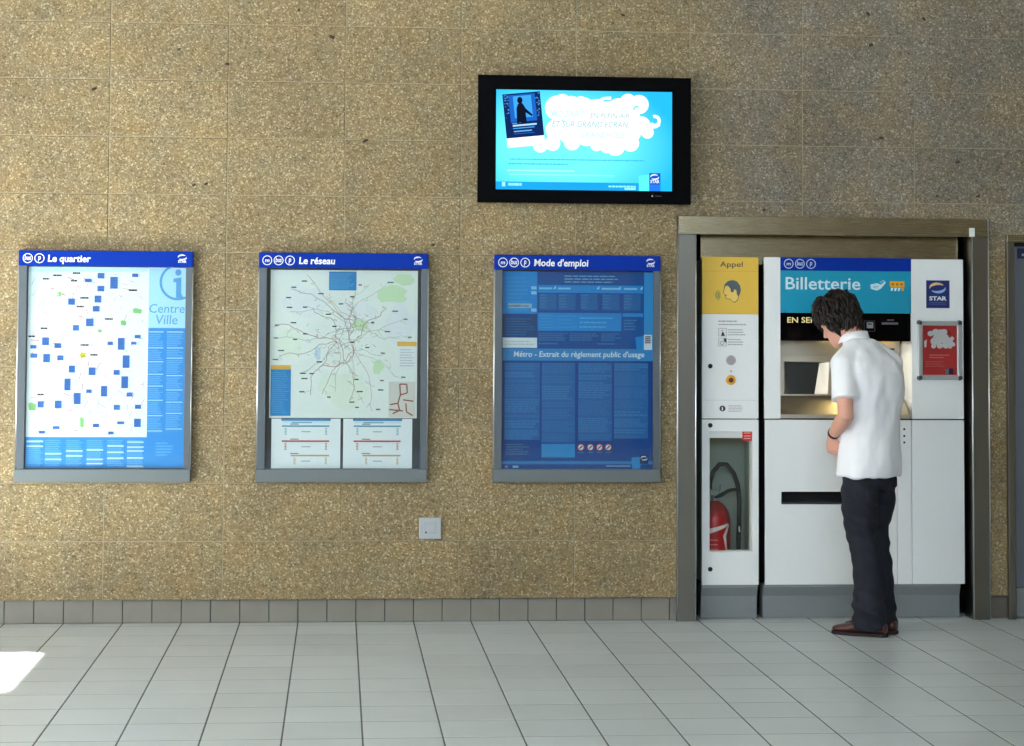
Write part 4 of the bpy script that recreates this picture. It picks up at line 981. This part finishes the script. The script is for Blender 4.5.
# --- white polo shirt
smb = MB()
smb.rings([section(x, y, z, a, b, p=2.3) for x, y, z, a, b in ((-.004, 0, .786, .168, .132), (-.004, 0, .81, .169, .133), (-.004, -.002, .90, .166, .130), (0, -.006, 1.0, .160, .124), (0, -.012, 1.12, .162, .124), (0, -.016, 1.22, .172, .126), (0, -.014, 1.30, .176, .120), (-.003, .004, 1.355, .164, .108), (-.006, .028, 1.40, .136, .092), (-.010, .058, 1.44, .098, .080), (-.014, .082, 1.472, .070, .068))])
def sleeve(S, E_, f, r0, r1):
    up = E_-S; smb.tube([S-up*.16, S, S+up*.3, S+up*(f-.02), S+up*f], [.045, .062, .066, r0, r1], None, 20)
smb.tube([L(-.05, .05, 1.43), L(-.11, .03, 1.395), LS], [.05, .056, .062], None, 16); smb.tube([L(.03, .05, 1.43), L(.10, .03, 1.395), RS], [.05, .056, .06], None, 16)
smb.ball(LS+Vector((0, 0, -.006)), .066); smb.ball(RS+Vector((0, 0, -.006)), .064)
sleeve(LS, LE, .70, .069, .071); sleeve(RS, RE, .62, .066, .068)
def cloth(co):
    z = co.z; n1 = noise.noise(Vector((co.x*9, co.y*9, z*3.2))); n2 = noise.noise(Vector((co.x*22+4, co.y*22, z*11)))
    side = noise.noise(Vector((co.x*14-z*7, co.y*14, z*6+3)))
    return .010*n1 + .004*n2 + .007*side
COTTON = mat('white_cotton', (249, 250, 255), .85, spec=.2, bump=.15, bscale=900)
shirt = voxel_union('polo_shirt', smb, .006, 14, COTTON, person, cloth)
# collar: a turned-down band round the neck
cm_ = MB(); rr = []
for k in range(33):
    t = 2*math.pi*k/32; c, s_ = math.cos(t), math.sin(t)
    def pt(r, z): return L(-.014+c*r*.98, .092+s_*r*.95, z - .006 + s_*(-.014))
    rr.append([pt(.060, 1.470), pt(.064, 1.502), pt(.069, 1.504), pt(.083, 1.462), pt(.080, 1.458)])
cm_.rings(rr, None, False); cm_.build('collar', COTTON, shirt, smooth=True)

# --- black jeans
tmb = MB()
tmb.rings([section(0, 0, z, a, b, p=2.3) for z, a, b in ((.87, .125, .09), (.84, .135, .10), (.80, .143, .108), (.75, .148, .114), (.72, .125, .098))])
def trouser(H, K, A, bulge):
    fw = L(0, 1, 0)-L(0, 0, 0)
    pts = [H+Vector((0, 0, .02)), H+Vector((0, 0, -.07)), H.lerp(K, .45), H.lerp(K, .8)+fw*.006, K+fw*.010, K.lerp(A, .3)-fw*.004, K.lerp(A, .65)-fw*.006, K.lerp(A, .9)+fw*.004, A+Vector((0, 0, -.052))+fw*.002]
    tmb.tube(pts, [.055, .079, .097, .085, .079, .075, .073, .077, .081], None, 22)
trouser(LH, LK, LA, 1); trouser(RH, RK, RA, 1)
def denim(co):
    z = co.z; k = math.exp(-((z-.50)/.10)**2) + 1.4*math.exp(-((z-.13)/.09)**2) + .7*math.exp(-((z-.74)/.07)**2)
    return (.005 + .009*k)*noise.noise(Vector((co.x*10+co.y*6, co.y*10, z*22+co.x*9))) + .009*noise.noise(Vector((co.x*7, co.y*7, z*6+9)))
DENIM = mat('black_denim', (36, 39, 48), .8, spec=.25, var=.35, scale=14, bump=.2, bscale=700)
jeans = voxel_union('jeans', tmb, .006, 4, DENIM, person, denim)
from mathutils.bvhtree import BVHTree
jt = BVHTree.FromPolygons([v.co.copy() for v in jeans.data.vertices], [tuple(p.vertices) for p in jeans.data.polygons])
for sd in (-1, 1):                                               # back pockets lying on the seat
    grid = []
    for r in range(6):
        for c in range(6):
            u = -.045+.09*c/5; v = -.10*r/5*(1 if abs(c-2.5) < 2 else .9)
            p = L(sd*.075+u, -.6, .745+v); h = jt.ray_cast(p, L(0, 1, 0)-L(0, 0, 0))
            grid.append((h[0] + h[1]*.003) if h[0] else L(sd*.075+u, -.11, .745+v))
    kb = MB(); kb.add(grid, [(r*6+c, r*6+c+1, r*6+c+7, r*6+c+6) for r in range(5) for c in range(5)]); ko = kb.build('pocket', DENIM, jeans, smooth=True)
    sl_ = ko.modifiers.new('thickness', 'SOLIDIFY'); sl_.thickness = .003; sl_.offset = 0

# --- brown leather shoes
LEATHER = mat('brown_red_leather', (76, 36, 31), .35, var=.25, scale=40); SOLE = mat('dark_sole', (34, 26, 24), .7)
def shoe(A, ang):
    d = Vector((-math.sin(ang), math.cos(ang), 0)); rt = Vector((math.cos(ang), math.sin(ang), 0)); b = Vector((A.x, A.y, 0))
    def q(f, s_, z): return b + d*f + rt*s_ + Vector((0, 0, z))
    def ring_(f, hw, z0, z1, n=16):
        out = []
        for k in range(n):
            t = 2*math.pi*k/n; c, s_ = math.cos(t), math.sin(t)
            out.append(q(f, hw*math.copysign(abs(c)**.8, c), (z0+z1)/2+(z1-z0)/2*math.copysign(abs(s_)**.8, s_)))
        return out
    mb = MB(); mb.rings([ring_(*k) for k in ((-.083, .018, .02, .055), (-.076, .031, .012, .066), (-.05, .036, .012, .074), (-.01, .039, .012, .088), (.03, .042, .012, .090), (.07, .046, .012, .072), (.11, .047, .012, .058), (.15, .042, .012, .050), (.180, .030, .014, .042), (.193, .012, .018, .034))])
    o = voxel_union('shoe', mb, .005, 2, LEATHER, person)
    so_ = MB(); out = [(-.088, .0), (-.082, .024), (-.06, .036), (-.02, .036), (.03, .041), (.08, .049), (.12, .050), (.165, .042), (.19, .024), (.199, 0)]
    loop = out + [(f, -h) for f, h in out[-2:0:-1]]
    so_.rings([[q(f, h, 0.001) for f, h in loop], [q(f, h, .016) for f, h in loop]])
    so_.build('sole', SOLE, o)
    hl = MB(); loop = [(-.088, 0), (-.08, .026), (-.055, .037), (-.03, .037), (-.03, -.037), (-.055, -.037), (-.08, -.026)]
    for k in range(4):
        f = .045+k*.017; z = .096-k*.011
        lc = MB(); lc.tube([q(f, -.022, z-.010), q(f+.004, 0, z+.002), q(f, .022, z-.010)], .0028, None, 6); lc.build('lace', SOLE, o)
    return o
shoe(LA, FA[0]); shoe(RA, FA[1])

# --- tousled dark hair: a cap grown over with tapered locks
hmb = MB()
rngh = random.Random(21)
cap = []
for z, hw, hd, cy in ((-.062, .050, .036, -.056), (-.045, .060, .050, -.050), (-.03, .074, .066, -.040), (.0, .086, .084, -.022), (.035, .091, .098, -.012), (.07, .088, .100, -.006), (.10, .074, .086, -.004), (.125, .046, .056, -.004), (.136, .016, .02, -.004)):
    cap.append(hsec(z, hw, hd, cy, 24))
hmb.rings(cap)
locks = MB()
n_l = 0
while n_l < 560:
    th = rngh.uniform(-math.pi, math.pi); ph = math.acos(rngh.uniform(-.75, 1))
    dx, dy, dz = math.sin(ph)*math.cos(th), math.sin(ph)*math.sin(th), math.cos(ph)
    if dy > .45 and dz < .42: continue                            # keep the face clear
    if dz < -.05 and dy > .15: continue
    n_l += 1
    base = Vector((dx*.084, -.006+dy*.094, .030+dz*.100)); nrm = Vector((dx/.084, dy/.094, dz/.100)).normalized()
    down = Vector((0, 0, -1)); fl = (down - nrm*nrm.dot(down))
    if dz > .5: fl = fl + Vector((rngh.uniform(-.6, .6), .55 if dy > -.1 else -.4, 0)); fl = fl - nrm*nrm.dot(fl)
    fl = fl.normalized() if fl.length > .05 else Vector((rngh.uniform(-1, 1), rngh.uniform(-1, 1), 0)).normalized()
    sw = fl.cross(nrm)*rngh.uniform(-.7, .7); ln = rngh.uniform(.042, .080); lift = rngh.uniform(.004, .034)
    if dy > .3 and dz > .2: ln *= 1.15; lift += .004
    pts = []
    for q in range(5):
        t = q/4; pts.append(base + fl*ln*t + sw*ln*t*t*.7 + nrm*(lift*math.sin(math.pi*min(t*.8+.1, 1)) - .012*t*t + .002))
    r0 = rngh.uniform(.0045, .010)
    locks.tube([HC + HM @ p for p in pts], [r0*.7, r0, r0*.95, r0*.65, r0*.15], None, 6)
for k in range(90):                                               # nape
    x = rngh.uniform(-.062, .062); y0 = -.020-.078*math.sqrt(max(0, 1-(x/.078)**2)); z0 = rngh.uniform(-.06, .02); ln = rngh.uniform(.035, .06); sx_ = rngh.uniform(-.012, .012)
    pts = [Vector((x+sx_*t*t, y0-.004-.008*math.sin(math.pi*t)+.030*t*t, z0-ln*t)) for t in (0, .25, .5, .75, 1)]
    r0 = rngh.uniform(.005, .010); locks.tube([HC + HM @ p for p in pts], [r0*.7, r0, r0*.95, r0*.65, r0*.15], None, 6)
HAIR = mat('dark_brown_hair', (30, 21, 17), .5, spec=.35, var=.5, scale=90)
hmb.add(locks.v, locks.f)
hmb.build('hair', HAIR, body, smooth=True)
